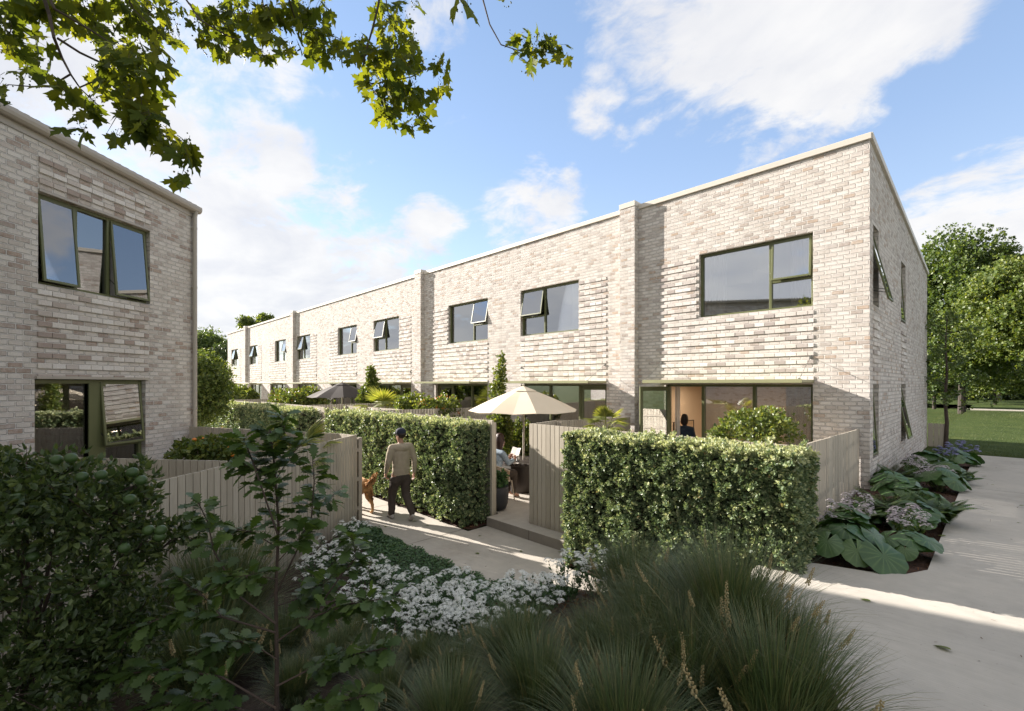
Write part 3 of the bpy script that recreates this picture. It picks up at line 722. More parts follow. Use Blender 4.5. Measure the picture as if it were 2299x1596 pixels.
_o = chips('path_litter', _p3, M_CHIP, 260, (.006, .018))
def _p2(): x, y = U(-2.5, 1.15), U(-9, -7.2); return (x, y, bed_z(x, y))
chips('leaf_litter', _p2, M_CHIP, 3500)

# ================================================================ fences
def fence(label, A, B, z0, za, zb, group, cat='fence', name='slat_fence', sw=.088, gap=.012, side=1, posts=2.0, post_w=.07, rails=True):
    A = Vector((*A, 0)); B = Vector((*B, 0)); Ln = (B - A).length; ang = math.atan2(B.y - A.y, B.x - A.x)
    t = thing(name, label, cat, (A.x, A.y, 0), ang, group)
    n = max(2, round(Ln / (sw + gap))); p = Ln / n; m = MB()
    for i in range(n):
        x = i * p; z1 = za + (zb - za) * (i + .5) / n + U(-.002, .002); y = U(-.0015, .0015)
        m.hexa([(x + gap / 2, -.011 + y, z0), (x + p - gap / 2, -.011 + y, z0), (x + p - gap / 2, .011 + y, z0), (x + gap / 2, .011 + y, z0), (x + gap / 2, -.011 + y, z1), (x + p - gap / 2, -.011 + y, z1), (x + p - gap / 2, .011 + y, z1), (x + gap / 2, .011 + y, z1)])
    m.build('slats', M_FENCE, t)
    if rails:
        for f in (.16, .50, .84):
            zz = z0 + (min(za, zb) - z0) * f
            MB().box((0, side * .013, zz - .035), (Ln, side * .052, zz + .035)).build('rail', M_FENCE_RAIL, t)
        k = max(1, round(Ln / posts))
        for i in range(k + 1):
            x = (Ln - post_w) * i / k
            MB().box((x, side * .053, z0 - .1), (x + post_w, side * (.053 + post_w), min(za, zb) - .03)).build('post', M_FENCE_RAIL, t)
    return t
GF = 'taupe slat fences'
fence('taupe slat fence behind the nearest hedge, right of the open gate', (-4.13, -5.20), (.12, -5.20), .17, 1.96, 1.965, GF)
fence('taupe slat fence running from the nearest hedge to the brick corner', (.12, -5.19), (-.17, -.03), .55, 1.96, 1.79, GF, side=1)
g = fence('taupe slat gate standing open behind the garden entrance', (-4.15, -5.16), (-4.36, -4.18), .22, 1.95, 1.95, GF, 'gate', 'garden_gate', side=-1, posts=3)
fence('taupe slat fence between the two nearest courtyards, ending at the brick pier', (-4.42, -4.10), (-5.12, -.29), .17, 1.93, 1.79, GF)
fence('taupe slat fence behind the long hedge, left of the garden entrance', (-10.9, -5.27), (-5.05, -5.30), .05, 1.95, 1.97, GF)
MB_ = MB().box((-5.045, -5.345, .0), (-4.985, -5.30, 1.975)).box((-5.05, -5.298, .0), (-4.99, -5.25, 1.93))
tag(MB_.build('gate_post', M_FENCE, bevel=.003), 'taupe timber post at the right end of the long hedge', 'post')
fence('taupe slat fence across the courtyards behind the cream parasol and small tree', (-10.4, -5.1), (-10.4, -.05), .17, 1.93, 1.87, GF)
fence('taupe slat fence behind the third hedge, beside the dark parasol', (-20.0, -5.19), (-13.3, -5.19), .17, 1.92, 1.93, GF)
fence('taupe slat fence dividing the courtyards left of the dark parasol', (-15.75, -5.1), (-15.75, -.3), .17, 1.9, 1.9, GF)
fence('taupe slat fence dividing the courtyards under the dark parasol', (-11.5, -3.4), (-15.6, -3.4), .17, 1.85, 1.85, GF)
fence('farthest taupe slat fence behind the hedges, in front of the last flowering bushes', (-33.0, -5.19), (-20.4, -5.19), .17, 1.80, 1.88, GF)
fence('taupe slat fence dividing the farthest courtyards', (-26.1, -5.1), (-26.1, -.3), .17, 1.85, 1.85, GF)
def P2(x, y): q = lw(x, y); return (q.x, q.y)
fence('longest taupe slat fence, between the dark citrus bush and the corner near the dog', P2(-9.5, -4.47), P2(-1.15, -4.47), .0, 1.70, 1.70, GF, side=1)
fence('short taupe slat fence turning back from the corner behind the palm', P2(-1.15, -4.46), P2(-.70, -3.90), .0, 1.68, 1.66, GF, side=-1)
fence('taupe slat fence showing its rails behind the low orange bush', P2(-.69, -3.88), P2(-.20, -.06), .0, 1.66, 1.72, GF, side=-1, posts=1.2)
fence('taupe slat fence between the left brick wall and the longest fence', P2(-4.40, -.08), P2(-4.40, -4.35), .0, 1.72, 1.72, GF, side=1)
fence('brown grey fence panel at the far end of the brick side wall', (.02, 10.92), (.46, 10.92), .35, 1.28, 1.28, GF, side=1, sw=.14, posts=.4)

# ================================================================ hedges
def hedge(label, x0, x1, y0, y1, zb0, zb1, z1, leaf, dens, lod=0, wob=.05, thin=0):
    t = thing('clipped_hedge', label, 'hedge', ((x0 + x1) / 2, (y0 + y1) / 2, 0), 0, 'clipped hedges')
    cx, cy = (x0 + x1) / 2, (y0 + y1) / 2
    zb = lambda x: zb0 + (zb1 - zb0) * sstep(x0, x1, x)
    # inner mass of twigs
    c = MB(); i = .11
    nseg = max(3, int((x1 - x0) / .25))
    for k in range(nseg):
        a = x0 + i + (x1 - x0 - 2 * i) * k / nseg - cx; b = x0 + i + (x1 - x0 - 2 * i) * (k + 1) / nseg - cx
        d0 = U(-.02, .03); za = zb(a + cx) + .12 + U(0, .08)
        c.hexa([(a, y0 + i + d0 - cy, za), (b, y0 + i + d0 - cy, za), (b, y1 - i - cy, za), (a, y1 - i - cy, za), (a, y0 + i + d0 - cy, z1 - i), (b, y0 + i + d0 - cy, z1 - i), (b, y1 - i - cy, z1 - i), (a, y1 - i - cy, z1 - i)])
    c.build('twig_core', M_TWIG, t)
    if not lod:
        s = MB()
        for k in range(int((x1 - x0) / .32)):
            x = x0 + .15 + k * .32 + U(-.06, .06); y = U(y0 + .12, y1 - .15)
            s.tube([(x - cx, y - cy, zb(x) - .05), (x + U(-.05, .05) - cx, y - cy, zb(x) + .4)], [.016, .011], 6)
        s.build('stem', M_BARKG, t)
    # leaves: on front, back, ends, top
    W, D, H = x1 - x0, y1 - y0, z1 - min(zb0, zb1)
    faces = [('front', W * H), ('back', W * .35), ('e0', D * H), ('e1', D * H), ('top', W * D)]
    P = []; Nn = []; top = []
    for nm, ar in faces:
        n = int(ar * dens * (1.1 if nm == 'top' else 1)); u = RNG.random(n); v = RNG.random(n)
        dep = np.abs(RNG.normal(0, .045, n)) * (1 if lod == 0 else 1.2)
        if nm in ('front', 'back'):
            x = x0 + u * W; bz = np.array([zb(q) for q in x]); z = bz + .04 + v * (z1 - bz - .04)
            if nm == 'back': z = z1 - .3 * v
            wv = np.array([mnoise.noise(V(a * 2.2, 0, b * 2.2)) + .6 * mnoise.noise(V(a * 6, 3, b * 6)) for a, b in zip(x, z)]) * wob
            y = (y0 + dep + wv) if nm == 'front' else (y1 - dep)
            # ragged foot
            keep = (RNG.random(n) < np.clip((z - bz) / .22 + .15, 0, 1)) if nm == 'front' else np.ones(n, bool)
            nn = np.tile([0, -1. if nm == 'front' else 1., 0], (n, 1))
        elif nm in ('e0', 'e1'):
            y = y0 + u * D; xx = x0 if nm == 'e0' else x1; z = zb(xx) + .05 + v * (z1 - zb(xx) - .05)
            wv = np.array([mnoise.noise(V(a * 2.2, 7, b * 2.2)) for a, b in zip(y, z)]) * wob
            x = xx + (dep + wv) * (1 if nm == 'e0' else -1); keep = np.ones(n, bool); nn = np.tile([-1. if nm == 'e0' else 1., 0, 0], (n, 1))
        else:
            x = x0 + u * W; y = y0 + v * D; z = z1 - dep * .8 + .02 * np.sin(x * 7); keep = np.ones(n, bool); nn = np.tile([0, 0, 1.], (n, 1))
        # round the shoulders
        P.append(np.stack([x - cx, y - cy, z], 1)[keep]); Nn.append(nn[keep])
    sp = []; sn = []      # stray shoots standing out of the clipped face
    for k in range(int((x1 - x0) * (26 if lod == 0 else 6))):
        x = U(x0, x1) - cx; tp = random.random() < .5
        p = V(x, U(y0, y1) - cy, z1 - .02) if tp else V(x, y0 - cy, U(zb(x + cx) + .15, z1)); d_ = (V(U(-.5, .5), U(-.5, .3), 1) if tp else V(U(-.6, .6), -1, U(.2, 1))).normalized(); ln = U(.04, .13)
        for j in range(4): sp.append(p + d_ * ln * (j / 3)); sn.append(d_)
    P.append(np.array(sp)); Nn.append(np.array(sn))
    P = np.concatenate(P); Nn = np.concatenate(Nn); n = len(P)
    d = Nn * .8 + rdir(n) * .75 + np.array([-.18, -.05, .40]); up = Nn * 1.0 + np.array([-.35, -.25, .7]) + rdir(n) * .55
    d += .35 * np.cross(Nn, [0, 0, 1]) * RNG.normal(size=(n, 1))
    sz = leaf * RNG.uniform(.75, 1.25, n)
    if lod == 0: tm = [sprig(5, WIDE, 1.15, .7), sprig(4, OVAL, 1.0, .6), sprig(6, WIDE, 1.25, .9)]; sc = sz
    elif lod == 1: tm = [sprig(4, oval(.38, .1, .1), 1.15, .6), sprig(3, oval(.38, .1, .1), 1.1, .5)]; sc = sz * 1.1
    else: tm = [sprig(3, ([(0, 0, 0), (-.4, .5, .08), (0, 1, 0), (.4, .5, .08)], [(0, 3, 2, 1)]), 1.2, .5)]; sc = sz * 1.2
    wh = RNG.integers(0, len(tm), n)
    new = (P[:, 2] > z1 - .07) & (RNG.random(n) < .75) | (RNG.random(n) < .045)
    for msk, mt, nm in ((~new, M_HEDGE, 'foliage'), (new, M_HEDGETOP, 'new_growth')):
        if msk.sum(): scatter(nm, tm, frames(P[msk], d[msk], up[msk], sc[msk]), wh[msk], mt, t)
    return t
hedge('nearest clipped hedge, a broad leafy block with pale tips, right of the garden entrance', -2.72, .28, -5.93, -5.27, .0, .72, 1.93, .052, 1100, 0, .085)
hedge('long clipped hedge behind the walking man, left of the garden entrance', -11.35, -5.08, -5.95, -5.34, .0, .0, 1.90, .058, 600, 0, .06)
hedge('third clipped hedge along the footpath, behind the yellow green palm', -19.4, -13.5, -5.95, -5.3, 0, 0, 1.82, .075, 330, 1, .06)
hedge('fourth clipped hedge along the footpath, beside the leafy tree at the brick corner', -27.5, -19.9, -5.95, -5.3, 0, 0, 1.74, .10, 200, 2, .07)
hedge('farthest clipped hedge along the footpath', -36.0, -28.2, -5.95, -5.3, 0, 0, 1.70, .12, 120, 2, .08)
# ================================================================ plants
def blade_mesh(name, n, r0, Lm, lean, mat, parent, w=.0025, seg=6, seed=1, droop=.55):
    rg = np.random.default_rng(seed); vs = []; fs = []
    for i in range(n):
        a = rg.random() * 2 * math.pi; rr = r0 * math.sqrt(rg.random()); L_ = Lm * rg.uniform(.55, 1.1)
        th = min(1.35, abs(rg.normal(0, lean)) * (.35 + rr / r0)); a2 = a + rg.normal(0, .35); o = V(math.cos(a2), math.sin(a2), 0); s = V(-math.sin(a2), math.cos(a2), 0)
        b = V(rr * math.cos(a), rr * math.sin(a), 0); p = b.copy(); ang = th * .35; st = L_ / seg; base = len(vs); bend = (th * .9 + droop * rg.uniform(.2, 1.3)) / seg
        for k in range(seg + 1):
            ww = w * (1 - (k / seg) ** 2 * .92) * rg.uniform(.9, 1.1)
            vs.append(tuple(p - s * ww)); vs.append(tuple(p + s * ww))
            p = p + (o * math.sin(ang) + V(0, 0, math.cos(ang))) * st; ang += bend * (.5 + k / seg)
        for k in range(seg): q = base + 2 * k; fs.append((q, q + 1, q + 3, q + 2))
    me = bpy.data.meshes.new(name); me.from_pydata(vs, [], fs); me.update(); return finish(me, name, mat, parent)
def seed_head(parent, x, y, h, lean, seed):
    rg = random.Random(seed); m = MB(); a = math.atan2(y, x); o = V(math.cos(a), math.sin(a), 0)
    top = V(x, y, 0) + o * lean * h + V(0, 0, h); q0 = V(x * .4, y * .4, 0); axis = (top - (V(x, y, 0) + o * lean * h * .6 + V(0, 0, h * .65))).normalized()
    m.tube([q0, V(x, y, 0) * .8 + V(0, 0, h * .5) + o * lean * h * .3, top], [.0025, .0022, .0018], 5)
    Ls = rg.uniform(.10, .15); X = axis.orthogonal().normalized(); Y = axis.cross(X)
    for i in range(30):
        t = i / 30; c = top + axis * (Ls * t); b = i * 2.4; d = (X * math.cos(b) + Y * math.sin(b)); r = .010 * (1 - t * .5)
        m.ball(tuple(c + d * r), .0052 * (1.15 - t * .5), 5, 3, (1, 1, 1.3))
    return m.build('seed_head', M_SEED, parent)
def tuft_proto(seed, n, L_, lean, heads, label, loc, rz):
    t = thing('grass_tuft', label, 'ornamental grass', loc, rz, 'tussock grasses in the front bed')
    blade_mesh('blades', n, .13, L_, lean, M_BLADE, t, seed=seed)
    rg = random.Random(seed + 5)
    for i in range(heads):
        a = rg.uniform(0, 6.28); r = rg.uniform(.10, .28); seed_head(t, r * math.cos(a), r * math.sin(a), L_ * rg.uniform(.5, .75), rg.uniform(.15, .5), seed * 10 + i)
    return t
def bz(x, y): return bed_z(x, y) - .02
tA = tuft_proto(1, 3000, .98, .86, 12, 'largest dark grass tussock arching over the path at the bottom right', (.46, -8.05, bz(.46, -8.05)), 0)
tB = tuft_proto(2, 2400, .72, .82, 10, 'dark grass tussock at the bottom centre, below the white flowers', (-.55, -9.0, bz(-.55, -9.0)), 0)
tC = tuft_proto(3, 1900, .58, .70, 8, 'upright grass tussock just left of the concrete slab corner, under the nearest hedge', (-.55, -7.60, bz(-.55, -7.60)), 0)
TH = {tA: .80, tB: .60, tC: .48}      # typical height of each kind, to size the others from the height they reach
def reach(x, y, v):
    Yd = (Vector((x, y, 0)) - CAM).dot(FV); return CAM.z - (v - 862) / 1044 * Yd - bz(x, y)
for (p, x, y, v) in ((tA, .46, -8.05, 1258), (tB, -.55, -9.0, 1392), (tC, -.55, -7.60, 1238)): p.scale = (reach(x, y, v) / TH[p],) * 3
TF = [(tC, -1.75, -9.45, 1478, 'grass tussock with pale seed spikes between the white flowers and the young oak'), (tC, -3.85, -10.1, 1240, 'grass tussock against the long fence, behind the dark citrus bush'),
      (tC, -2.2, -9.65, 1470, 'grass tussock behind the trunk of the young oak'), (tC, -3.0, -9.75, 1380, 'grass tussock at the fence foot, left of the young oak trunk'), (tC, .12, -7.62, 1268, 'grass tussock beside the slab edge, behind the largest tussock'),
      (tB, .15, -8.75, 1420, 'grass tussock at the lower edge between the two largest tussocks'), (tC, .90, -8.60, 1450, 'grass tussock at the bottom edge, farthest right of its kind'), (tC, -1.0, -8.9, 1430, 'small grass tussock left of the centre tussock, below the flowers'),
      (tB, -1.05, -9.75, 1510, 'grass tussock at the bottom edge, right of the young oak'), (tC, -.15, -9.25, 1470, 'low grass tussock at the bottom edge under the centre tussock'), (tB, -.35, -9.75, 1540, 'grass tussock cut by the bottom edge, left of centre'),
      (tC, -2.6, -9.15, 1440, 'grass tussock under the right hand oak branches'), (tB, .45, -9.3, 1530, 'grass tussock cut by the bottom edge, under the largest one'), (tC, -2.9, -10.4, 1400, 'grass tussock in the dark beneath the oak, near the citrus bush'),
      (tC, .70, -7.75, 1372, 'small grass tussock at the curved edge of the slab'), (tA, .02, -8.35, 1335, 'broad grass tussock directly left of the largest one'), (tB, -1.35, -9.25, 1480, 'grass tussock left of centre with seed spikes, near the bottom edge'),
      (tB, -.85, -9.30, 1460, 'grass tussock between the centre tussock and the oak twigs'), (tB, .45, -8.6, 1400, 'broad grass tussock below the largest one'), (tB, -1.95, -10.0, 1540, 'grass tussock at the bottom edge, below the oak trunk'),
      (tB, -2.35, -9.4, 1450, 'grass tussock behind the right hand oak twigs'), (tC, -.15, -7.95, 1300, 'short grass tussock in front of the upright tussock'), (tB, -.2, -8.65, 1390, 'grass tussock between the centre tussock and the broad one')]
for i, (p, x, y, v, lb) in enumerate(TF): dup(p, (x, y, bz(x, y)), i * 1.3 + .6, lb, max(.3, reach(x, y, v)) / TH[p])

# white star flowers
def star(n=6):
    v = [(0, 0, 0)]; f = []
    for k in range(n):
        a = 2 * math.pi * k / n; b = a - .30; c = a + .30
        i = len(v); v += [(.55 * math.cos(b), .55 * math.sin(b), .12), (math.cos(a), math.sin(a), .02), (.55 * math.cos(c), .55 * math.sin(c), .12)]; f.append((0, i, i + 1, i + 2))
    return v, f
STAR = star(6); STAR5 = star(5)
def flower_clump(seed, label, loc, r=.24, h=.42, stems=36, per=11, petal=None, fl=.021, group='white flowering clumps', leafm=None, name='flowering_plant', cat='flowering plant', up=.2, round_=.036):
    rg = np.random.default_rng(seed); t = thing(name, label, cat, loc, 0, group)
    m = MB(); P = []; D = []; LP = []; LD = []
    for i in range(stems):
        a = rg.random() * 6.28; rr = r * math.sqrt(rg.random()); hh = h * rg.uniform(.65, 1.1) * (1 - .35 * (rr / r) ** 2)
        top = V(rr * 1.25 * math.cos(a), rr * 1.25 * math.sin(a), hh); b = V(rr * .4 * math.cos(a), rr * .4 * math.sin(a), 0); mid = (b + top) / 2 + V(0, 0, .03)
        m.tube([b, mid, top], [.0025, .002, .0015], 4, cap=False)
        for k in range(14):
            q = b.lerp(top, .15 + .85 * k / 14); LP.append(q); d = V(*rdir(1)[0]); d.z = abs(d.z) + .3; LD.append(d)
        for k in range(per):
            d = V(*rdir(1)[0]); d.z = abs(d.z) * .8; P.append(top + d * round_); D.append(d * .6 + V(0, 0, .9))
    m.build('stems', M_COVER, t)
    LP = np.array(LP); LD = np.array(LD); n = len(LP)
    scatter('leaves', [NARROW], frames(LP, LD, rdir(n), rg.uniform(.03, .055, n)), np.zeros(n, int), leafm or M_COVER, t)
    P = np.array(P); D = np.array(D); n = len(P)
    y = rdir(n); y -= (np.sum(y * D, 1) / np.sum(D * D, 1))[:, None] * D
    scatter('flowers', [STAR, STAR5], frames(P, y, D, rg.uniform(.75, 1.2, n) * fl), rg.integers(0, 2, n), petal or M_PETAL, t)
    return t
fa = flower_clump(21, 'white flower clump at the foot of the long fence, nearest the walking man', (-5.55, -7.85, .02), .30, .42)
fb = flower_clump(22, 'white flower clump in the middle of the bed, right of the oak leaves', (-2.35, -8.45, bz(-2.35, -8.45)), .28, .42)
fc = flower_clump(23, 'tall white flower clump standing in front of the lit path, beside the upright tussock', (-1.42, -7.45, bz(-1.42, -7.45)), .22, .52, 26, 10)
FL = [(fa, -5.0, -8.15, 'white flower clump second along the fence'), (fb, -4.3, -8.3, 'white flower clump beside the ground cover, left of centre'),
      (fa, -3.7, -8.45, 'white flower clump behind the oak leaves, close to the green ground cover'), (fb, -3.1, -8.35, 'white flower clump beside the widest part of the ground cover'),
      (fc, -3.25, -8.85, 'white flower clump showing through the oak branches'), (fa, -2.65, -8.8, 'white flower clump right behind the oak branch tips'),
      (fb, -1.85, -8.3, 'white flower clump near the point of the ground cover'), (fa, -1.75, -8.75, 'dense white flower clump above the centre grass tussock'),
      (fc, -1.15, -7.28, 'tall white flower clump nearest the hedge foot'), (fb, -2.1, -9.0, 'lowest white flower clump, left of the centre tussock'), (fa, -1.3, -8.35, 'white flower clump between two dark tussocks'),
      (fa, -4.6, -8.75, 'white flower clump against the fence behind the young oak'), (fb, -1.75, -7.75, 'white flower clump at the path edge, left of the tall clumps'),
      (fb, -2.05, -8.6, 'white flower clump filling the middle of the drift'), (fa, -1.35, -8.0, 'white flower clump just left of the upright tussock'), (fa, -2.5, -8.1, 'white flower clump touching the ground cover, middle of the drift'), (fb, -5.2, -8.4, 'white flower clump low against the fence boards'), (fa, -1.45, -8.75, 'white flower clump just above the centre tussock tips')]
for i, (p, x, y, lb) in enumerate(FL): dup(p, (x, y, bz(x, y)), i * 1.1 + .4, lb, .92 + .04 * (i % 4))

# green ground cover strip
n = 16000; X = RNG.uniform(-6.7, -1.5, n); Y_ = -7.14 - RNG.random(n) ** 1.2 * np.clip(.95 + .25 * (X + 4), .45, 1.0); Y_ += .05 * np.sin(X * 9)
Z = np.array([bed_z(a, b) for a, b in zip(X, Y_)]) + RNG.uniform(-.01, .055, n)
d = rdir(n); d[:, 2] *= .35; up = rdir(n) * .55 + [0, 0, 1]
o = scatter('ground_cover', [oval(.42, .05, .1), oval(.36, .06, .15)], frames(np.stack([X, Y_, Z], 1), d, up, RNG.uniform(.022, .042, n)), RNG.integers(0, 2, n), M_COVER); o['kind'] = 'stuff'

# lawn blades near the path end
n = 85000; Y_ = 8.95 + 34 * RNG.random(n) ** 1.7; X = -1 + RNG.random(n) * (9 + (Y_ - 9) * .9)
keep = ~((X < .5) & (Y_ < 11)); X = X[keep]; Y_ = Y_[keep]; n = len(X); Z = np.array([lz(a, b) if b > 9.2 else .46 for a, b in zip(X, Y_)]) - .01
d = rdir(n) * .55 + [0, 0, 1]; o = scatter('lawn_grass', [([(-.10, 0, 0), (.10, 0, 0), (.06, .6, .1), (0, 1, .3)], [(0, 1, 2, 3)]), sprig(3, ([(-.07, 0, 0), (.07, 0, 0), (0, 1, .2)], [(0, 1, 2)]), .8, .1)], frames(np.stack([X, Y_, Z], 1), d, rdir(n), (.040 + .0008 * (Y_ - 9)) * RNG.uniform(.7, 1.3, n)), RNG.integers(0, 2, n), M_LAWNB); o['kind'] = 'stuff'

# leopard plants (large kidney leaves on long stalks)
def kidney(r, seed, rings=5, na=30):
    rg = random.Random(seed); v = [(0, 0, 0)]; f = []; ph = rg.uniform(0, 6); cup = rg.uniform(.08, .22)
    for j in range(1, rings + 1):
        t = j / rings
        for k in range(na + 1):
            a = -math.pi / 2 + .16 + (2 * math.pi - .32) * k / na
            rr = r * t * (1 + .10 * math.sin(a)) * (1 + .025 * math.sin(11 * a + ph) * t)
            rib = .010 * abs(math.sin(a * 7)) * t
            z = -cup * r * t * t * 1.4 + .07 * r * t * t * math.sin(3 * a + ph) + .035 * r * t ** 3 * math.sin(9 * a + 2 * ph) + rib * r * 4
            v.append((rr * math.cos(a), rr * math.sin(a) + .0, z))
    w = na + 1
    for k in range(na): f.append((0, 1 + k, 2 + k))
    for j in range(rings - 1):
        for k in range(na): a = 1 + j * w + k; f.append((a, a + w, a + w + 1, a + 1))
    return v, f
def vein_mat():
    m, t = newmat('leopard_plant_leaf_veined'); g = t.n('ShaderNodeNewGeometry').outputs['Random Per Island']
    uv = t.n('ShaderNodeUVMap').outputs[0]; sx, sy, _ = t.sep(uv)
    vein = t.math('POWER', t.math('ABSOLUTE', t.math('SINE', t.math('MULTIPLY', sx, 44.0))), 10.0)
    inv = t.math('MULTIPLY', vein, t.math('SUBTRACT', 1.0, t.math('MULTIPLY', sy, .75)))
    base = t.ramp(g, [(0, (.032, .080, .030)), (.6, (.045, .105, .036)), (1, (.085, .15, .042))])
    tc = t.n('ShaderNodeTexCoord').outputs['Object']
    base = t.mix(1.0, base, t.ramp(t.noise(tc, 9, 4), [(.3, (.8, .82, .8)), (.7, (1.15, 1.1, 1.0))]), 'MULTIPLY')
    col = t.mix(t.math('MULTIPLY', inv, .6), base, (.17, .25, .09))
    p = t.bsdf(col, .36, t.bump(inv, .35, .004), 0, .5, connect=False); tl = t.n('ShaderNodeBsdfTranslucent'); t.l(t.mix(1.0, col, (1.5, 1.6, .5), 'MULTIPLY'), tl.inputs[0])
    mx = t.n('ShaderNodeMixShader'); mx.inputs[0].default_value = .18; t.l(p.outputs[0], mx.inputs[1]); t.l(tl.outputs[0], mx.inputs[2]); t.l(mx.outputs[0], t.o.inputs[0]); return m
M_KID = vein_mat()
def leopard(seed, label, loc, nl, r, h, rz=0, aim=None):
    rg = random.Random(seed); t = thing('leopard_plant', label, 'leafy plant', loc, rz, 'leopard plants in the side bed'); st = MB(); v = []; f = []; uvs = []
    for i in range(nl):
        a = i * 2.4 + rg.uniform(-.3, .3); out = rg.uniform(.35, 1.0) if i > 2 else .2; rr = r * rg.uniform(.7, 1.12); hh = h * rg.uniform(.7, 1.1) * (1.1 - .55 * out)
        c = V(math.cos(a) * out * h * .95, math.sin(a) * out * h * .95, hh); b = V(math.cos(a) * .05, math.sin(a) * .05, 0)
        st.tube([b, b.lerp(c, .5) + V(0, 0, .06), c], [.007, .006, .005], 6)
        kv, kf = kidney(rr, seed * 20 + i); tilt = .25 + .75 * out * rg.uniform(.6, 1.1)
        M = Matrix.Translation(c) @ Matrix.Rotation(a - math.pi / 2, 4, 'Z') @ Matrix.Rotation(-tilt, 4, 'X') @ Matrix.Rotation(rg.uniform(-.25, .25), 4, 'Y') @ Matrix.Translation((0, .02, 0))
        n0 = len(v); v += [tuple(M @ Vector(q)) for q in kv]; f += [tuple(n0 + j for j in q) for q in kf]
        for q in kv: uvs.append((math.atan2(q[0], -q[1] if abs(q[1]) + abs(q[0]) > 1e-6 else 1) / 6.2832 + .5, math.hypot(q[0], q[1]) / rr))
    st.build('stalks', M_SHRUB, t)
    me = bpy.data.meshes.new('leaves'); me.from_pydata(v, [], f); me.update(); uv = me.uv_layers.new(name='UVMap')
    for lp in me.loops: uv.data[lp.index].uv = uvs[lp.vertex_index]
    me.polygons.foreach_set('use_smooth', [True] * len(f)); me.materials.append(M_KID)
    o = bpy.data.objects.new('leaves', me); COL.objects.link(o); o.parent = t
    return t
gz = lambda y: side_z(y) - .05
leopard(31, 'largest leopard plant, with big round veined leaves at the front corner of the side bed', (.52, -4.90, gz(-4.9)), 15, .205, .44)
leopard(32, 'leopard plant beside the path, just behind the white lilac flowers', (.98, -3.0, gz(-3.0)), 12, .17, .38)
leopard(33, 'leopard plant at the foot of the brick corner', (.55, -.9, gz(-.9)), 12, .19, .42)
leopard(34, 'leopard plant halfway along the brick side wall, reaching over the path', (.95, .9, gz(.9)), 12, .20, .42)
leopard(35, 'leopard plant near the far end of the side bed', (.60, 3.4, gz(3.4)), 12, .24, .52)
leopard(36, 'small leopard plant tucked between the nearest hedge and the slat fence', (.42, -4.35, gz(-4.4)), 8, .16, .42, 1.0)
leopard(37, 'farthest leopard plant, at the path edge before the lawn', (.95, 5.6, gz(5.6)), 11, .24, .48)
leopard(38, 'leopard plant at the path edge right of the largest one, with drooping dark leaves', (1.0, -4.35, gz(-4.3)), 9, .15, .30, .5)
leopard(39, 'leopard plant between the upright fern and the slat fence', (.42, -3.05, gz(-3.1)), 10, .15, .36, 2.0)
leopard(40, 'leopard plant under the first narrow window, against the brick', (.32, .2, gz(.2)), 11, .18, .40, .8)
leopard(401, 'leopard plant in the middle of the bed, in front of the brick corner', (.90, -1.6, gz(-1.6)), 12, .17, .36, 2.6)
leopard(402, 'leopard plant below the second narrow window at the path side', (.98, 2.6, gz(2.6)), 11, .21, .42, 1.6)
def fern(seed, label, loc, nf=16, L_=.5, mat=None):
    rg = random.Random(seed); t = thing('fern', label, 'fern', loc, 0, 'ferns in the side bed'); P = []; D = []; Up = []; S_ = []; st = MB()
    for i in range(nf):
        a = i * 2.4 + rg.uniform(-.3, .3); L2 = L_ * rg.uniform(.7, 1.2); ang = rg.uniform(.15, .75); o = V(math.cos(a), math.sin(a), 0); p = V(0, 0, .02); path = []
        for k in range(16):
            path.append(p.copy()); p = p + (o * math.sin(ang) + V(0, 0, math.cos(ang))) * L2 / 15; ang += .085 + .02 * rg.random()
        st.tube(path, [.0022 * (1 - k / 18) for k in range(16)], 4, cap=False)
        s = V(-o.y, o.x, 0)
        for k in range(2, 16):
            for m_ in (0, .5):
                q = path[k - 1].lerp(path[min(k, 15)], m_); tt = (k + m_) / 16; ln = L_ * .23 * math.sin(min(1, tt * 1.15 + .12) * math.pi) ** .7 + .008
                dirk = (path[min(k, 15)] - path[k - 1]).normalized()
                for sg in (-1, 1): P.append(q); D.append(s * sg + dirk * .45 + V(0, 0, -.15)); Up.append(V(0, 0, 1)); S_.append(ln)
    st.build('stalks', M_FERN, t); n = len(P)
    scatter('fronds', [oval(.20, .03, .12)], frames(np.array(P), np.array(D), np.array(Up), np.array(S_)), np.zeros(n, int), mat or M_FERN, t); return t
fern(41, 'upright bright fern in the middle of the side bed, below the brick corner', (.62, -2.9, gz(-2.9)), 24, .72)
fern(42, 'low fern trailing over the path edge with long pointed fronds', (1.12, -2.35, gz(-2.4)), 16, .72)
fern(43, 'fern growing against the brick side wall under the first narrow window', (.30, .8, gz(.8)), 18, .75)
fern(44, 'fern leaning over the path halfway along the side bed', (1.12, 2.0, gz(2)), 16, .65)
fern(45, 'fern against the slat fence, behind the largest leopard plant', (.42, -3.4, gz(-3.4)), 16, .55)
G2 = 'pale flowering plants in the side bed'
flower_clump(51, 'pale lilac flower clump against the slat fence, above the largest leaves', (.45, -3.95, gz(-4)), .15, .56, 24, 22, M_PETALP, .019, G2, M_FERN, round_=.06)
flower_clump(52, 'pale lilac flower clump leaning over the mulch beside the path', (.92, -3.65, gz(-3.7)), .17, .42, 24, 22, M_PETALP, .019, G2, M_FERN, round_=.06)
flower_clump(53, 'small pale flower clump next to the nearest hedge end', (.26, -4.45, gz(-4.5)), .09, .56, 12, 16, M_PETALP, .02, G2, M_FERN)
flower_clump(54, 'lilac flower clump under the second narrow window', (.45, 1.9, gz(1.9)), .20, .55, 30, 20, M_PETALP, .021, G2, M_FERN, round_=.07)
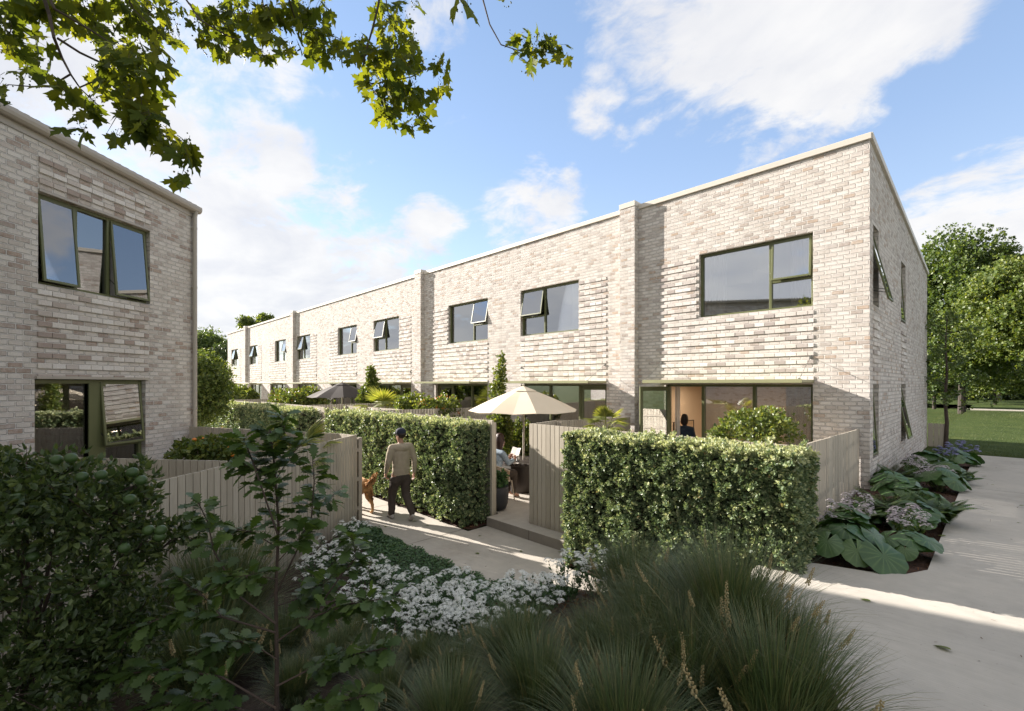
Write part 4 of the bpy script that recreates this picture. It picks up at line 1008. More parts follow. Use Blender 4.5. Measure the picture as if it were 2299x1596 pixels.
flower_clump(55, 'lilac flower clump at the path edge in the far half of the bed', (.85, 1.3, gz(1.3)), .22, .45, 28, 20, M_PETALP, .021, G2, M_FERN, round_=.07)
flower_clump(56, 'blue flower clump near the slender tree trunk', (.85, 5.0, gz(5)), .22, .62, 26, 18, M_PETALB, .030, G2, M_FERN)
flower_clump(57, 'blue flower clump at the far end of the path edge', (1.08, 6.9, gz(6.9)), .26, .60, 26, 18, M_PETALB, .032, G2, M_FERN)

# ---------------------------------------------------------------- woody plants
def crown(name, lobes, n, size, tm, mat, parent, inner=.42, upb=.5, ragged=.48):
    """leaf clumps spread through several ellipsoid lobes: (centre, radii, weight)"""
    ws = np.array([l[2] for l in lobes], float); ws /= ws.sum(); k = RNG.choice(len(lobes), n, p=ws); d = rdir(n)
    rr = 1 - (1 - inner) * RNG.random(n) ** 1.6
    C_ = np.array([l[0] for l in lobes])[k]; Rr = np.array([l[1] for l in lobes])[k]
    nz = np.array([ragged * mnoise.noise(Vector(q * 3 + c)) for q, c in zip(d, C_)])
    P = C_ + d * Rr * (rr + nz)[:, None]
    D = d * .8 + rdir(n) * .9 + [0, 0, .1]; Upv = d * .5 + [0, 0, upb] + rdir(n) * .6
    return scatter(name, tm, frames(P, D, Upv, size * RNG.uniform(.7, 1.3, n)), RNG.integers(0, len(tm), n), mat, parent)
def lobeset(c, r, n, seed, sub=.5, squash=1.0):
    rg = random.Random(seed); out = [(c, tuple(x * .62 for x in r), 1.0)]
    for i in range(n):
        a = i * 2.4 + rg.uniform(-.4, .4); el = math.asin(-.75 + 1.7 * (i + .5) / n); q = (c[0] + r[0] * .62 * math.cos(a) * math.cos(el), c[1] + r[1] * .62 * math.sin(a) * math.cos(el), c[2] + r[2] * .66 * math.sin(el))
        s = sub * rg.uniform(.7, 1.2); out.append((q, (r[0] * s, r[1] * s, r[2] * s * .8), s * 1.1))
    return out
def limbs(parent, base, c, lobes, r0, mat=None, fork=.35):
    m = MB(); b = V(*base); c = V(*c); f = b.lerp(c, fork)
    m.tube([b, b.lerp(f, .5) + V(U(-.02, .02) * r0 * 10, 0, 0), f, f.lerp(c, .6), c], [r0, r0 * .8, r0 * .68, r0 * .4, r0 * .15], 10)
    m.build('trunk', mat or M_BARKG, parent); m = MB()
    for (q, r, w_) in lobes[1:]:
        q = V(*q); s = f.lerp(c, U(.0, .6)); mid = s.lerp(q, .5) + V(0, 0, -.06 * (q - s).length)
        m.tube([s, mid, q], [r0 * .34, r0 * .22, r0 * .06], 6, cap=False)
        for j in range(3):
            e = q + Vector(rdir(1)[0]) * r[0] * .8; m.tube([mid.lerp(q, .5), e], [r0 * .1, r0 * .03], 4, cap=False)
    m.build('branches', mat or M_BARKG, parent)
Q1 = sprig(4, oval(.36, .1, .15), 1.1, .6); Q2 = sprig(3, oval(.36, .1, .15), 1.0, .4); QQ = [Q1, Q2]
DI = ([(0, 0, 0), (-.38, .5, .08), (0, 1, -.05), (.38, .5, .08)], [(0, 3, 2, 1)])
QF = [sprig(4, DI, 1.2, .7), sprig(5, DI, 1.3, .9)]
def tree(label, base, h, r, cz, nl, n, size, mat, seed, r0, name='tree', tm=None, sq=1.0, group=None, bark=None, sub=.45):
    t = thing(name, label, 'tree', base, 0, group); c = (0, 0, cz); lb = lobeset(c, (r, r, (h - cz) * sq), nl, seed, sub)
    crown('foliage', lb, n, size, tm or QF, mat, t); limbs(t, (0, 0, -.1), (0, 0, cz + (h - cz) * .4), lb, r0, bark, .45); return t
def at(u, Y, z=0): p = sight(u, 862, Y); return (p.x, p.y, z)
GT = 'broadleaf trees in the park'
tree('tall broadleaf tree behind the far end of the brick side wall', at(2160, 37, .4), 15.6, 4.6, 7.6, 34, 15000, .27, M_TREEA, 61, .26, group=GT, sub=.30)
tree('wide spreading tree at the right edge of the lawn, with a leaning dark trunk', at(2318, 31, .4), 11.6, 4.7, 6.9, 34, 16000, .22, M_TREEB, 62, .30, group=GT, sub=.28)
tree('large tree filling the gap behind the tall park tree', at(2240, 62, .4), 15, 7, 8.5, 24, 9000, .42, M_TREEA, 63, .4, group=GT, sub=.32)
tree('dark tree far behind the brick corner, left of the tall park tree', at(2075, 60, .4), 13.0, 6, 7.5, 22, 8000, .40, M_TREEA, 64, .4, group=GT, sub=.32)
def wood(name, pts, n, size, mat):
    lobes = [(p, r, 1) for p, r in pts]; o = crown(name, lobes, n, size, QF, mat, None, .3); o['kind'] = 'stuff'; return o
wp = []
for i, u in enumerate(range(2010, 2560, 26)):
    q = at(u, 92 + 6 * math.sin(i), 0); wp.append(((q[0], q[1], 4.0 + 2.5 * math.sin(i * 1.7) ** 2), (5.5, 5.5, 4.6 + 2 * math.sin(i * 2.3))))
wood('distant_wood', wp, 15000, .62, M_TREEA)
bp = []
for i, u in enumerate(range(2150, 2500, 22)):
    q = at(u, 66, 0); bp.append(((q[0], q[1], 1.2), (2.4, 2.4, 1.8)))
wood('distant_shrubbery', bp, 5000, .4, M_CITRUS)
tree('low bushy tree beneath the tall park tree, next to the brick side wall', at(2098, 44, .4), 7.5, 3.4, 3.6, 24, 6000, .26, M_TREEA, 641, .15, group=GT, sub=.34)
tree('low bushy tree between the tall park tree and the wide spreading tree', at(2235, 50, .4), 8.0, 4.0, 3.9, 24, 6000, .28, M_TREEB, 642, .15, group=GT, sub=.34)
t = thing('young_tree', 'slender young tree at the far corner of the brick side wall, bare lower trunk', 'tree', at(2124, 16.2, .44))
m = MB(); m.tube([(0, 0, 0), (.03, 0, .9), (-.02, 0, 1.7), (.03, .02, 2.6), (0, 0, 3.6), (.03, 0, 4.6)], [.065, .055, .045, .032, .02, .008], 8); m.build('trunk', M_BARK, t)
m = MB(); P = []; D = []
for i in range(26):
    a = i * 2.4; z = 1.35 + i * .125; L_ = U(.7, 1.15) * (1.15 - .35 * i / 26); s = V(0, 0, z); e = s + V(math.cos(a) * L_, math.sin(a) * L_, L_ * U(.1, .6)); mid = s.lerp(e, .5) + V(0, 0, .06); m.tube([s, mid, e], [.012, .008, .003], 5, cap=False)
    for k in range(26):
        q = (s.lerp(mid, k / 13) if k < 13 else mid.lerp(e, (k - 13) / 13)) if k > 6 else e
        P.append(q + Vector(rdir(1)[0]) * .12); D.append(Vector(rdir(1)[0]) + V(0, 0, -.3))
m.build('branches', M_BARK, t)
P = np.array(P); D = np.array(D); scatter('foliage', [sprig(3, oval(.4, .1, .1), 1.0, .5)], frames(P, D, rdir(len(P)) + [0, 0, .8], RNG.uniform(.08, .13, len(P))), np.zeros(len(P), int), M_TREEA, t)
GL = 'trees beyond the far end of the footpath'
tree('light green tree rising behind the corner downpipe', at(440, 19, 0), 4.4, 1.45, 2.4, 26, 5200, .13, M_TREEB, 65, .10, group=GL, sub=.34)
tree('taller dark green tree above the lighter one, left of the terrace end', at(455, 60, 0), 10.2, 3.6, 6.0, 26, 6000, .30, M_TREEA, 66, .2, group=GL)
tree('dull brown green tree just beyond the far end of the terrace', at(492, 56, 0), 7.6, 3.0, 4.2, 10, 5000, .34, M_CITRUS, 67, .2, group=GL)
tree('distant tree whose airy crown shows above the terrace roof', at(583, 68, 0), 13.6, 3.6, 9.6, 9, 2600, .45, M_TREEB, 68, .3, group=GL, sub=.36)
tree('low green tree in front of the farthest hedge end', at(455, 28, 0), 3.6, 2.0, 1.8, 12, 5000, .17, M_TREEB, 69, .12, group=GL)

# courtyard shrubs, small trees and palms
def shrub(label, c, r, rz_, n, size, mat, seed, group='courtyard shrubs', fruit=None, blossom=None, name='shrub', zb=.165, tm=None):
    t = thing(name, label, 'shrub', (c[0], c[1], zb), 0, group); cc = (0, 0, c[2] - zb); lb = lobeset(cc, (r, r, rz_), 9, seed, .5)
    crown('foliage', lb, n, size, tm or QQ, mat, t, .5); m = MB()
    for (q, rr, w_) in lb: m.tube([(0, 0, -.05), (q[0] * .4, q[1] * .4, q[2] * .5), q], [.02, .014, .006], 5, cap=False)
    m.build('stems', M_BARK, t)
    if blossom:
        P = []
        for i in range(blossom):
            q, rr, w_ = lb[1 + i % (len(lb) - 1)]; d = Vector(rdir(1)[0]); d.z = abs(d.z); P.append(Vector(q) + V(d.x * rr[0], d.y * rr[1], d.z * rr[2]) * 1.02)
        P = np.array(P); n2 = len(P); scatter('blossom', [STAR, STAR5], frames(P, rdir(n2), rdir(n2), RNG.uniform(.025, .045, n2)), RNG.integers(0, 2, n2), M_ORANGEFL, t)
    if fruit:
        for i in range(fruit[0]):
            q, rr, w_ = lb[1 + i % (len(lb) - 1)]; d = Vector(rdir(1)[0]); d = (d + V(.1, -.5, .15)).normalized(); p = Vector(q) + V(d.x * rr[0], d.y * rr[1], d.z * rr[2]) * .98
            MB().ball(tuple(p), fruit[1] * U(.85, 1.1), 12, 8, (1, 1, .93)).build(fruit[2], fruit[3], t, smooth=True)
    return t
s = sight(1700, 955, 7.9); shrub('rounded citrus bush with green fruit behind the nearest hedge', s, .66, .34, 900, .072, M_SHRUB, 71, fruit=(9, .028, 'green_fruit', M_GREENFRUIT), zb=.165)
s = sight(1622, 975, 7.6); shrub('small sprig of shrub just left of the citrus bush', s, .16, .18, 130, .07, M_SHRUB, 72)
s = sight(985, 925, 15.2); shrub('orange flowered bush just left of the cream parasol', s, .75, .55, 1500, .10, M_SHRUB, 73, blossom=260)
s = sight(925, 918, 16.0); shrub('plain green bush between the palm and the orange flowered bush', s, .62, .55, 1200, .11, M_SHRUB, 74)
s = sight(672, 905, 22.5); shrub('wide bush with orange flowers, left of the dark parasol', s, 1.35, .85, 2600, .14, M_SHRUB, 75, blossom=260)
s = sight(535, 892, 34); shrub('farthest courtyard bush at the end of the terrace', s, 1.0, .85, 1500, .18, M_SHRUB, 76, blossom=60)
s = sight(560, 893, 33); shrub('low bush beside the farthest courtyard bush', s, .6, .6, 700, .18, M_SHRUB, 761, blossom=20)
s = sight(1168, 1000, 12.9); shrub('leafy climber against the brick wall under the cream parasol', s, .38, .75, 800, .10, M_SHRUB, 77)
s = sight(478, 1012, 7.3); shrub('low orange bush hung with ripe fruit behind the slat fence', s, .55, .26, 900, .075, M_SHRUB, 78, fruit=(13, .036, 'orange_fruit', M_ORANGE), zb=0)
def small_tree(label, u, Y, ztop, zc, r, n, size, seed):
    b = at(u, Y, .165); t = thing('small_tree', label, 'tree', b, 0, 'small courtyard trees'); h = ztop - .165; m = MB()
    m.tube([(0, 0, 0), (.02, 0, .6), (-.02, .01, h * .6), (0, 0, h)], [.022, .018, .012, .004], 7); m.build('trunk', M_BARK, t)
    lb = [((U(-.1, .1) * r * 2, U(-.1, .1) * r * 2, zc + (h - zc) * k / 6 - .0), (r * (1.05 - .14 * k), r * (1.05 - .14 * k), (h - zc) / 5), 1.3 - .15 * k) for k in range(7)]
    lb += [((r * .8 * math.cos(a), r * .8 * math.sin(a), zc + U(0, .5)), (r * .5, r * .5, .3), .6) for a in (0, 1.6, 3.1, 4.7)]
    crown('foliage', lb, n, size, QQ, M_SHRUB, t, .35); return t
small_tree('upright small tree with bright leaves behind the cream parasol', 1122, 12.3, 3.12, .95, .33, 1250, .095, 81)
small_tree('slim small tree right of the dark parasol', 832, 19.5, 3.15, 1.6, .42, 900, .14, 82)
def palm(label, base, h, L_, nf, seed):
    rg = random.Random(seed); t = thing('fan_palm', label, 'palm', base, 0, 'fan palms'); MB().tube([(0, 0, -.05), (0, 0, h)], [.05, .04], 8).build('trunk', M_BARK, t)
    st = MB(); P = []; D = []; Upv = []; S_ = []
    for i in range(nf):
        a = i * 2.4 + rg.uniform(-.2, .2); el = rg.uniform(-.15, 1.25); o = V(math.cos(a) * math.cos(el), math.sin(a) * math.cos(el), math.sin(el)); c = V(0, 0, h) + o * L_ * .5
        st.tube([(0, 0, h - .05), tuple(c)], [.008, .005], 5, cap=False); s = V(-math.sin(a), math.cos(a), 0); u2 = s.cross(o)
        for k in range(22):
            b = -1.25 + 2.5 * k / 21; d = o * math.cos(b) + s * math.sin(b) + V(0, 0, -.12 - .1 * rg.random()); P.append(c); D.append(d); Upv.append(-u2 if u2.z < 0 else u2); S_.append(L_ * (.62 - .10 * abs(b)) * rg.uniform(.9, 1.05))
    st.build('stalks', M_PALM, t); n = len(P)
    scatter('fronds', [oval(.045, .02, .22)], frames(np.array(P), np.array(D), np.array(Upv), np.array(S_)), np.zeros(n, int), M_PALM, t); return t
palm('yellow green fan palm rising over the corner of the long fence', (-6.55, -8.35, 0), 1.42, .72, 15, 91)
palm('small golden fan palm behind the left end of the nearest hedge', tuple(at(1362, 9.3, .165)), 1.62, .50, 14, 92)
palm('yellow green fan palm between the slim small tree and the plain bush', tuple(at(858, 17.5, .165)), 1.35, 1.15, 14, 93)
# ================================================================ foreground trees
def px_path(pts, Y):   # survey pixels -> branch centre line at a given distance from the survey station
    return [sight(u, v, Y + dy) for (u, v, *r) in pts for dy in [(r[0] if r else 0)]]
t = thing('citrus_tree', 'dark dense citrus bush with green fruit at the bottom left', 'tree', (-1.75, -11.55, 0))
def rel(o, p): return Vector(p) - o.location
C0 = sight(40, 1320, 2.65); lobes = []
for (u, v, Y, r) in ((60, 1300, 2.8, .62), (170, 1130, 2.7, .30), (60, 1110, 2.8, .30), (255, 1150, 2.75, .24), (300, 1090, 2.8, .14), (250, 1290, 2.7, .28), (330, 1215, 2.8, .16), (120, 1450, 2.6, .38), (300, 1400, 2.8, .24), (-60, 1200, 2.6, .45), (30, 1560, 2.5, .4), (220, 1520, 2.8, .28), (400, 1200, 2.85, .12), (150, 1060, 2.85, .13), (20, 1045, 2.9, .12)):
    q = rel(t, sight(u, v, Y)); lobes.append((tuple(q), (r * .93, r * .93, r * .86), r ** 1.6))
crown('foliage', lobes, 3200, .062, [sprig(5, NARROW, 1.05, .9), sprig(4, oval(.26, .12, .2), .95, .7)], M_CITRUS, t, .25)
m = MB(); m.tube([(0, 0, -.05), rel(t, sight(60, 1560, 2.75)), rel(t, sight(80, 1350, 2.8))], [.035, .03, .02], 8); m.build('trunk', M_BARK, t)
m = MB()
for (q, r, w_) in lobes:
    s = rel(t, sight(70, 1450, 2.78)); e = Vector(q); m.tube([s, s.lerp(e, .5) + V(0, 0, -.05), e], [.013, .009, .005], 6, cap=False)
    for j in range(7): m.tube([e, e + Vector(rdir(1)[0]) * r[0] * 1.05], [.004, .0015], 4, cap=False)
m.build('branches', M_BARK, t)
for (u, v) in ((128, 1032), (160, 1028), (228, 1066), (298, 1060), (318, 1078), (292, 1120), (38, 1118), (335, 1190), (362, 1190), (360, 1204), (280, 1230), (75, 1250), (235, 1308), (185, 1070), (50, 1175)):
    q = rel(t, sight(u, v, 2.55)); MB().ball(tuple(q), .030, 16, 10, (1, 1, .9)).build('green_fruit', M_GREENFRUIT, t, smooth=True)
# young oak
t = thing('young_oak', 'young oak sapling with lobed leaves in front of the long fence', 'tree', tuple(sight(622, 862, 2.75).xy) + (0.0,))
BR = [([(622, 1700), (622, 1480), (620, 1330), (626, 1180), (618, 1060), (606, 960)], 2.75, .014, 40),
      ([(624, 1200), (590, 1100), (562, 1020), (548, 985)], 2.65, .006, 20), ([(624, 1230), (570, 1195), (520, 1185)], 2.8, .004, 14),
      ([(622, 1330), (665, 1240), (700, 1160), (706, 1080), (702, 1030)], 2.85, .006, 22), ([(705, 1140), (735, 1125), (760, 1100)], 2.9, .003, 8),
      ([(620, 1400), (540, 1340), (482, 1240), (466, 1170), (446, 1128)], 2.6, .006, 20), ([(620, 1420), (500, 1385), (400, 1375), (300, 1410)], 2.6, .006, 26),
      ([(622, 1440), (700, 1385), (790, 1355), (880, 1340)], 2.6, .006, 30), ([(622, 1540), (700, 1500), (780, 1470), (870, 1455)], 2.5, .006, 30), ([(700, 1385), (760, 1300), (800, 1250), (790, 1200)], 2.7, .005, 22),
      ([(620, 1590), (500, 1520), (360, 1500), (250, 1520)], 2.5, .006, 36), ([(618, 1080), (655, 1020), (690, 985)], 2.8, .003, 10), ([(618, 1060), (570, 1050), (530, 1040)], 2.75, .003, 8), ([(610, 1000), (640, 960), (634, 930)], 2.75, .003, 8),
      ([(622, 1360), (680, 1340), (740, 1300)], 2.9, .004, 22), ([(622, 1480), (560, 1440), (500, 1440), (440, 1470)], 2.7, .004, 26), ([(622, 1640), (720, 1590), (820, 1560)], 2.45, .004, 22), ([(622, 1640), (540, 1590), (430, 1570), (330, 1590)], 2.5, .004, 24),
      ([(625, 1260), (670, 1210), (690, 1180)], 2.7, .003, 12), ([(500, 1385), (450, 1330), (400, 1300)], 2.65, .003, 16), ([(622, 1300), (560, 1290), (510, 1300)], 2.6, .003, 16)]
trunk = None; bb = MB(); P = []; D = []; Upv = []
for i, (pts, Y, r, n) in enumerate(BR):
    path = [rel(t, sight(u, v, Y + (U(-.12, .12) if i and k else 0))) for k, (u, v) in enumerate(pts)]
    if i == 0:
        path[0].z = min(path[0].z, 0) - .02; MB().tube(path, [r * 1.3] + [r * (1 - .75 * k / 5) for k in range(1, 6)], 8).build('trunk', M_BARK, t)
    else: bb.tube(path, [r * (1 - .6 * k / (len(path) - 1)) for k in range(len(path))], 6, cap=False)
    n = int(n * 3.2)
    for k in range(n):
        f = (.30 if i else .52) + (.7 if i else .48) * (k + random.random()) / n
        f = min(f, .999) * (len(path) - 1); j = int(f); q = path[j].lerp(path[min(j + 1, len(path) - 1)], f - j); dr = (path[min(j + 1, len(path) - 1)] - path[j]).normalized()
        sd_ = Vector(rdir(1)[0]); sd_.z *= .5; d = (dr * .5 + sd_ * 1.0).normalized(); s = q + d * U(.01, .035)
        bb.tube([q, s], [.0014, .0010], 3, cap=False); P.append(s); D.append(d + V(0, 0, -.12)); Upv.append(V(0, 0, 1) + Vector(rdir(1)[0]) * .55)
bb.build('branches', M_BARK, t)
n = len(P); scatter('foliage', [OAK], frames(np.array(P), np.array(D), np.array(Upv), RNG.uniform(.065, .112, n)), np.zeros(n, int), M_OAK, t)

# maple overhead: trunk behind the viewer, crown above, hanging branch ends in view
MO = Vector((2.6, -14.3, 0)); mo = CAM + (-3.6) * RV + (-1.6) * FV; MO = Vector((mo.x, mo.y, 0))
t = thing('maple_tree', 'maple with backlit yellow green leaves, its branch ends hanging into the top left', 'tree', tuple(MO))
c_top = CAM + (-2.6) * RV + .6 * FV; c_top.z = 8.6; m = MB()
m.tube([(0, 0, -.2), (.05, 0, 2.5), tuple(rel(t, (MO.x + .1, MO.y + .1, 5.0))), tuple(rel(t, c_top))], [.24, .19, .16, .07], 12); m.build('trunk', M_BARK, t)
hub = [CAM + (-3.2) * RV + 1.9 * FV + V(0, 0, 4.6), CAM + (-1.7) * RV + 2.2 * FV + V(0, 0, 4.6), CAM + (-.5) * RV + 2.4 * FV + V(0, 0, 4.3), CAM + (.35) * RV + 2.6 * FV + V(0, 0, 4.2)]
PB = [  # branch centre lines, distance, radius, hub, leaf span
    ([(60, -120), (123, 20), (195, 62), (252, 98), (262, 135)], 3.6, .012, 0), ([(70, -100), (112, 35), (122, 85), (140, 130), (160, 168), (182, 200), (225, 240)], 3.5, .014, 0),
    ([(160, 166), (112, 195), (66, 194), (20, 190), (-20, 200)], 3.5, .007, 0), ([(130, 86), (180, 118), (232, 143), (268, 172), (292, 220), (335, 272), (382, 315), (425, 348), (418, 372)], 3.4, .009, 0),
    ([(180, 196), (240, 170), (300, 190), (330, 240)], 3.3, .005, 0), ([(300, 240), (262, 262), (240, 300)], 3.4, .004, 0), ([(10, -60), (30, 40), (15, 120)], 3.7, .008, 0), ([(250, -80), (300, 20), (340, 60), (375, 90)], 3.9, .008, 0),
    ([(392, -40), (450, 45), (510, 80), (548, 92), (585, 84)], 3.9, .008, 1), ([(560, -80), (590, 0), (600, 60), (575, 85)], 4.0, .007, 1), ([(620, -90), (650, 0), (665, 50), (700, 62), (735, 75), (770, 90)], 3.9, .008, 1), ([(600, 10), (560, 30), (500, 30)], 4.0, .005, 1),
    ([(868, -120), (850, 10), (838, 60), (822, 115), (815, 150), (835, 200), (862, 222), (888, 238)], 3.8, .010, 2), ([(858, -60), (872, 30), (892, 55), (910, 78)], 3.8, .006, 2), ([(832, 188), (880, 182), (925, 172), (965, 150), (1000, 140)], 3.7, .006, 2), ([(862, 222), (870, 250), (900, 262)], 3.7, .004, 2),
    ([(1060, -120), (1085, 0), (1100, 55), (1125, 100), (1160, 112), (1200, 118), (1240, 108)], 4.1, .008, 3), ([(1150, 108), (1170, 130), (1185, 140)], 4.1, .004, 3), ([(1030, -90), (1048, -20), (1050, 5)], 3.2, .004, 3)]
m = MB(); P = []; D = []; Upv = []; S_ = []
def leaf_at(q, s, sd=.0):
    d = Vector(rdir(1)[0]); d.z = -abs(d.z) * .7 - .35; st_ = q + d.normalized() * U(.03, .09); m.tube([q, st_], [.0016, .0012], 3, cap=False)
    P.append(st_); D.append(d + V(0, 0, -.2)); Upv.append(Vector(rdir(1)[0]) * .9 + V(.15, .35, .6)); S_.append(s)
for (pts, Y, r, hb) in PB:
    path = [rel(t, sight(u, v, Y + .12 * math.sin(i * 1.7 + u))) for i, (u, v) in enumerate(pts)]
    m.tube(path, [r * (1 - .75 * k / (len(path) - 1)) for k in range(len(path))], 7, cap=False)
    if pts[0][1] < -30: m.tube([rel(t, hub[hb]), path[0]], [.03, r], 7, cap=False)
for h in hub: m.tube([rel(t, (c_top.x, c_top.y, 7.6)), rel(t, h.lerp(c_top, .4)) + V(0, 0, .1), rel(t, h)], [.07, .05, .03], 8, cap=False)
# leaf clusters: survey pixel, half sizes, distance, count, leaf size
CL = [(40, 20, 90, 60, 3.9, 62, .12), (150, 15, 90, 50, 3.9, 62, .115), (260, 20, 80, 50, 4.1, 56, .105), (350, 30, 55, 55, 4.2, 58, .095), (35, 95, 50, 40, 3.8, 26, .12), (235, 75, 45, 30, 4.0, 16, .11), (375, 75, 26, 24, 4.2, 20, .08), (180, 70, 50, 25, 3.8, 10, .11),
      (270, 130, 50, 40, 3.3, 26, .13), (320, 110, 45, 30, 3.3, 15, .12), (300, 190, 70, 40, 3.3, 36, .13), (345, 150, 28, 40, 3.4, 15, .12), (150, 200, 30, 22, 3.3, 8, .12), (200, 235, 30, 30, 3.4, 12, .12), (185, 285, 22, 18, 3.3, 5, .13), (310, 250, 45, 35, 3.3, 26, .12), (350, 285, 45, 28, 3.2, 20, .12), (400, 315, 42, 28, 3.2, 18, .11), (428, 350, 16, 14, 3.2, 4, .11), (412, 385, 14, 14, 3.2, 4, .12), (275, 300, 20, 16, 3.3, 4, .12),
      (95, 140, 16, 20, 3.3, 3, .13), (50, 165, 28, 14, 3.4, 6, .11), (10, 200, 14, 40, 3.3, 6, .12), (240, 160, 30, 20, 3.4, 8, .11),
      (470, 60, 40, 30, 4.0, 28, .095), (510, 35, 50, 30, 4.1, 34, .10), (560, 20, 50, 35, 4.1, 36, .11), (480, 100, 38, 22, 3.9, 18, .09), (560, 110, 50, 22, 3.9, 22, .10), (600, 50, 35, 40, 4.0, 22, .12), (640, 20, 50, 40, 4.1, 34, .11), (690, 50, 40, 35, 4.0, 26, .11), (720, 80, 40, 28, 3.9, 22, .10), (765, 110, 26, 20, 3.9, 12, .095), (720, 115, 20, 24, 3.8, 8, .11), (700, 10, 40, 25, 4.1, 18, .11), (640, 100, 30, 20, 4.0, 14, .10),
      (880, 40, 40, 35, 3.9, 20, .10), (905, 75, 30, 28, 3.9, 18, .10), (835, 110, 26, 34, 3.8, 14, .11), (885, 125, 45, 34, 3.8, 34, .11), (930, 140, 30, 25, 3.7, 16, .10), (985, 150, 22, 20, 3.6, 9, .11), (985, 185, 14, 22, 3.6, 5, .11), (840, 185, 26, 28, 3.8, 16, .11), (895, 190, 45, 28, 3.7, 28, .11), (940, 215, 22, 30, 3.7, 12, .10), (880, 235, 42, 26, 3.7, 24, .10), (860, 265, 20, 16, 3.7, 6, .11), (930, 265, 22, 18, 3.7, 8, .11), (812, 90, 14, 22, 3.8, 5, .11), (900, 20, 50, 20, 3.9, 12, .10),
      (1160, 85, 20, 16, 4.1, 6, .11), (1195, 100, 34, 20, 4.1, 16, .10), (1235, 105, 26, 22, 4.1, 13, .10), (1190, 135, 20, 16, 4.1, 7, .11), (1215, 80, 20, 14, 4.1, 6, .10), (1255, 120, 14, 14, 4.1, 5, .09), (1045, 10, 8, 10, 3.0, 3, .17), (1130, 0, 16, 8, 4.1, 2, .1)]
bl = []
for (u, v, ru, rv, Y, n, s) in CL:
    n = int(n * .88)
    for k in range(n):
        a = U(0, 6.283); r_ = math.sqrt(U(0, 1)); q = sight(u + ru * r_ * math.cos(a) * .95, v - 6 + rv * r_ * math.sin(a) * .9, Y + U(-.22, .22)); leaf_at(rel(t, q), s * U(.72, 1.12))
        if k % 4 == 0:
            for j in range(7): bl.append(rel(t, q) + Vector(rdir(1)[0]) * .05 + V(0, 0, -.04))
m.build('branches', M_BARK, t)
n = len(P); scatter('foliage', [MAPLE], frames(np.array(P), np.array(D), np.array(Upv), np.array(S_)), np.zeros(n, int), M_MAPLE, t)
bv = MB().ball((0, 0, 0), 1, 6, 4); bl = np.array(bl); n = len(bl)
scatter('blossom', [(bv.v, bv.f)], frames(bl, rdir(n), rdir(n), RNG.uniform(.004, .0075, n)), np.zeros(n, int), M_SHRUB, t)
# the crown above the viewer
lob = []
for (x, y, z, r) in ((-2.6, .2, 8.8, 2.2), (-4.6, -1.0, 8.6, 2.2), (-1.0, -1.2, 8.9, 2.0), (-3.0, -3.0, 8.4, 2.3), (-.2, -3.2, 8.2, 2.0), (-5.6, 1.2, 8.8, 1.8), (1.2, -1.2, 9.2, 1.6), (-3.2, 2.0, 9.4, 1.6), (-5.5, -3.5, 7.8, 2.0), (-.9, .9, 9.3, 1.5), (-4.6, -.2, 6.6, 1.4), (-4.2, -2.4, 6.2, 1.6), (-2.0, -3.2, 5.6, 1.5)):
    q = CAM + x * RV + y * FV; q.z = z; lob.append((tuple(rel(t, q)), (r, r, r * .62), r ** 2))
crown('upper_crown', lob, 2600, .13, [sprig(4, ([(0, 0, 0), (-.6, .5, .08), (0, 1.1, -.1), (.6, .5, .08)], [(0, 3, 2, 1)]), 1.2, .6)], M_MAPLE, t, .2)

# fallen leaves, one by one
lf = outline_leaf([(0, 0), (.22, .18), (.30, .42), (.22, .70), (.08, .92), (0, 1.05)], .12, .25)
me = bpy.data.meshes.new('fallen_leaf'); me.from_pydata([(x, y - .5, z) for x, y, z in lf[0]], [], lf[1]); me.update(); me.materials.append(M_SHRUB)
LBL = ['largest fallen green leaf, lying alone on the concrete at the bottom right', 'fallen leaf on the slab beyond the shadow edge, right of the largest tussock', 'fallen leaf on the lit strip of the lower path, right one', 'fallen leaf on the lit strip of the lower path, middle one',
       'fallen leaf on the lower path in front of the terrace riser', 'fallen leaf at the shadow edge of the lower path', 'dark fallen leaf beside the walking man, on the near side', 'fallen leaf beside the big drooping leaves at the path edge']
FLV = [(2116, 1456, 1.0), (1944, 1349, .8), (2060, 2000, 0), (0, 0, 0)]
spots = [(2116, 1456, .75, .12, 2.9), (1944, 1349, .75, .085, 1.6), (2157, 1213, 0, 0, 0)]
def fl(u, v, z, s, rz, label):
    g = ground(u, v, z); o = bpy.data.objects.new('fallen_leaf', me); COL.objects.link(o); o.location = (g.x, g.y, z + .004 + s * .10); o.rotation_euler = (U(-.2, .2), U(-.15, .15), rz); o.scale = (s,) * 3
    tag(o, label, 'leaf', 'fallen leaves on the concrete')
fl(2116, 1456, .75, .11, 1.1, LBL[0]); fl(1944, 1349, .75, .08, 1.4, LBL[1]); fl(1257, 1240, 0, .07, 2, LBL[2]); fl(1170, 1238, 0, .07, 1, LBL[3])
fl(1078, 1203, 0, .07, .3, LBL[4]); fl(1072, 1243, 0, .07, 2.2, LBL[5]); fl(866, 1182, 0, .08, .8, LBL[6]); fl(2116, 1204, .74, .08, 1.9, LBL[7])
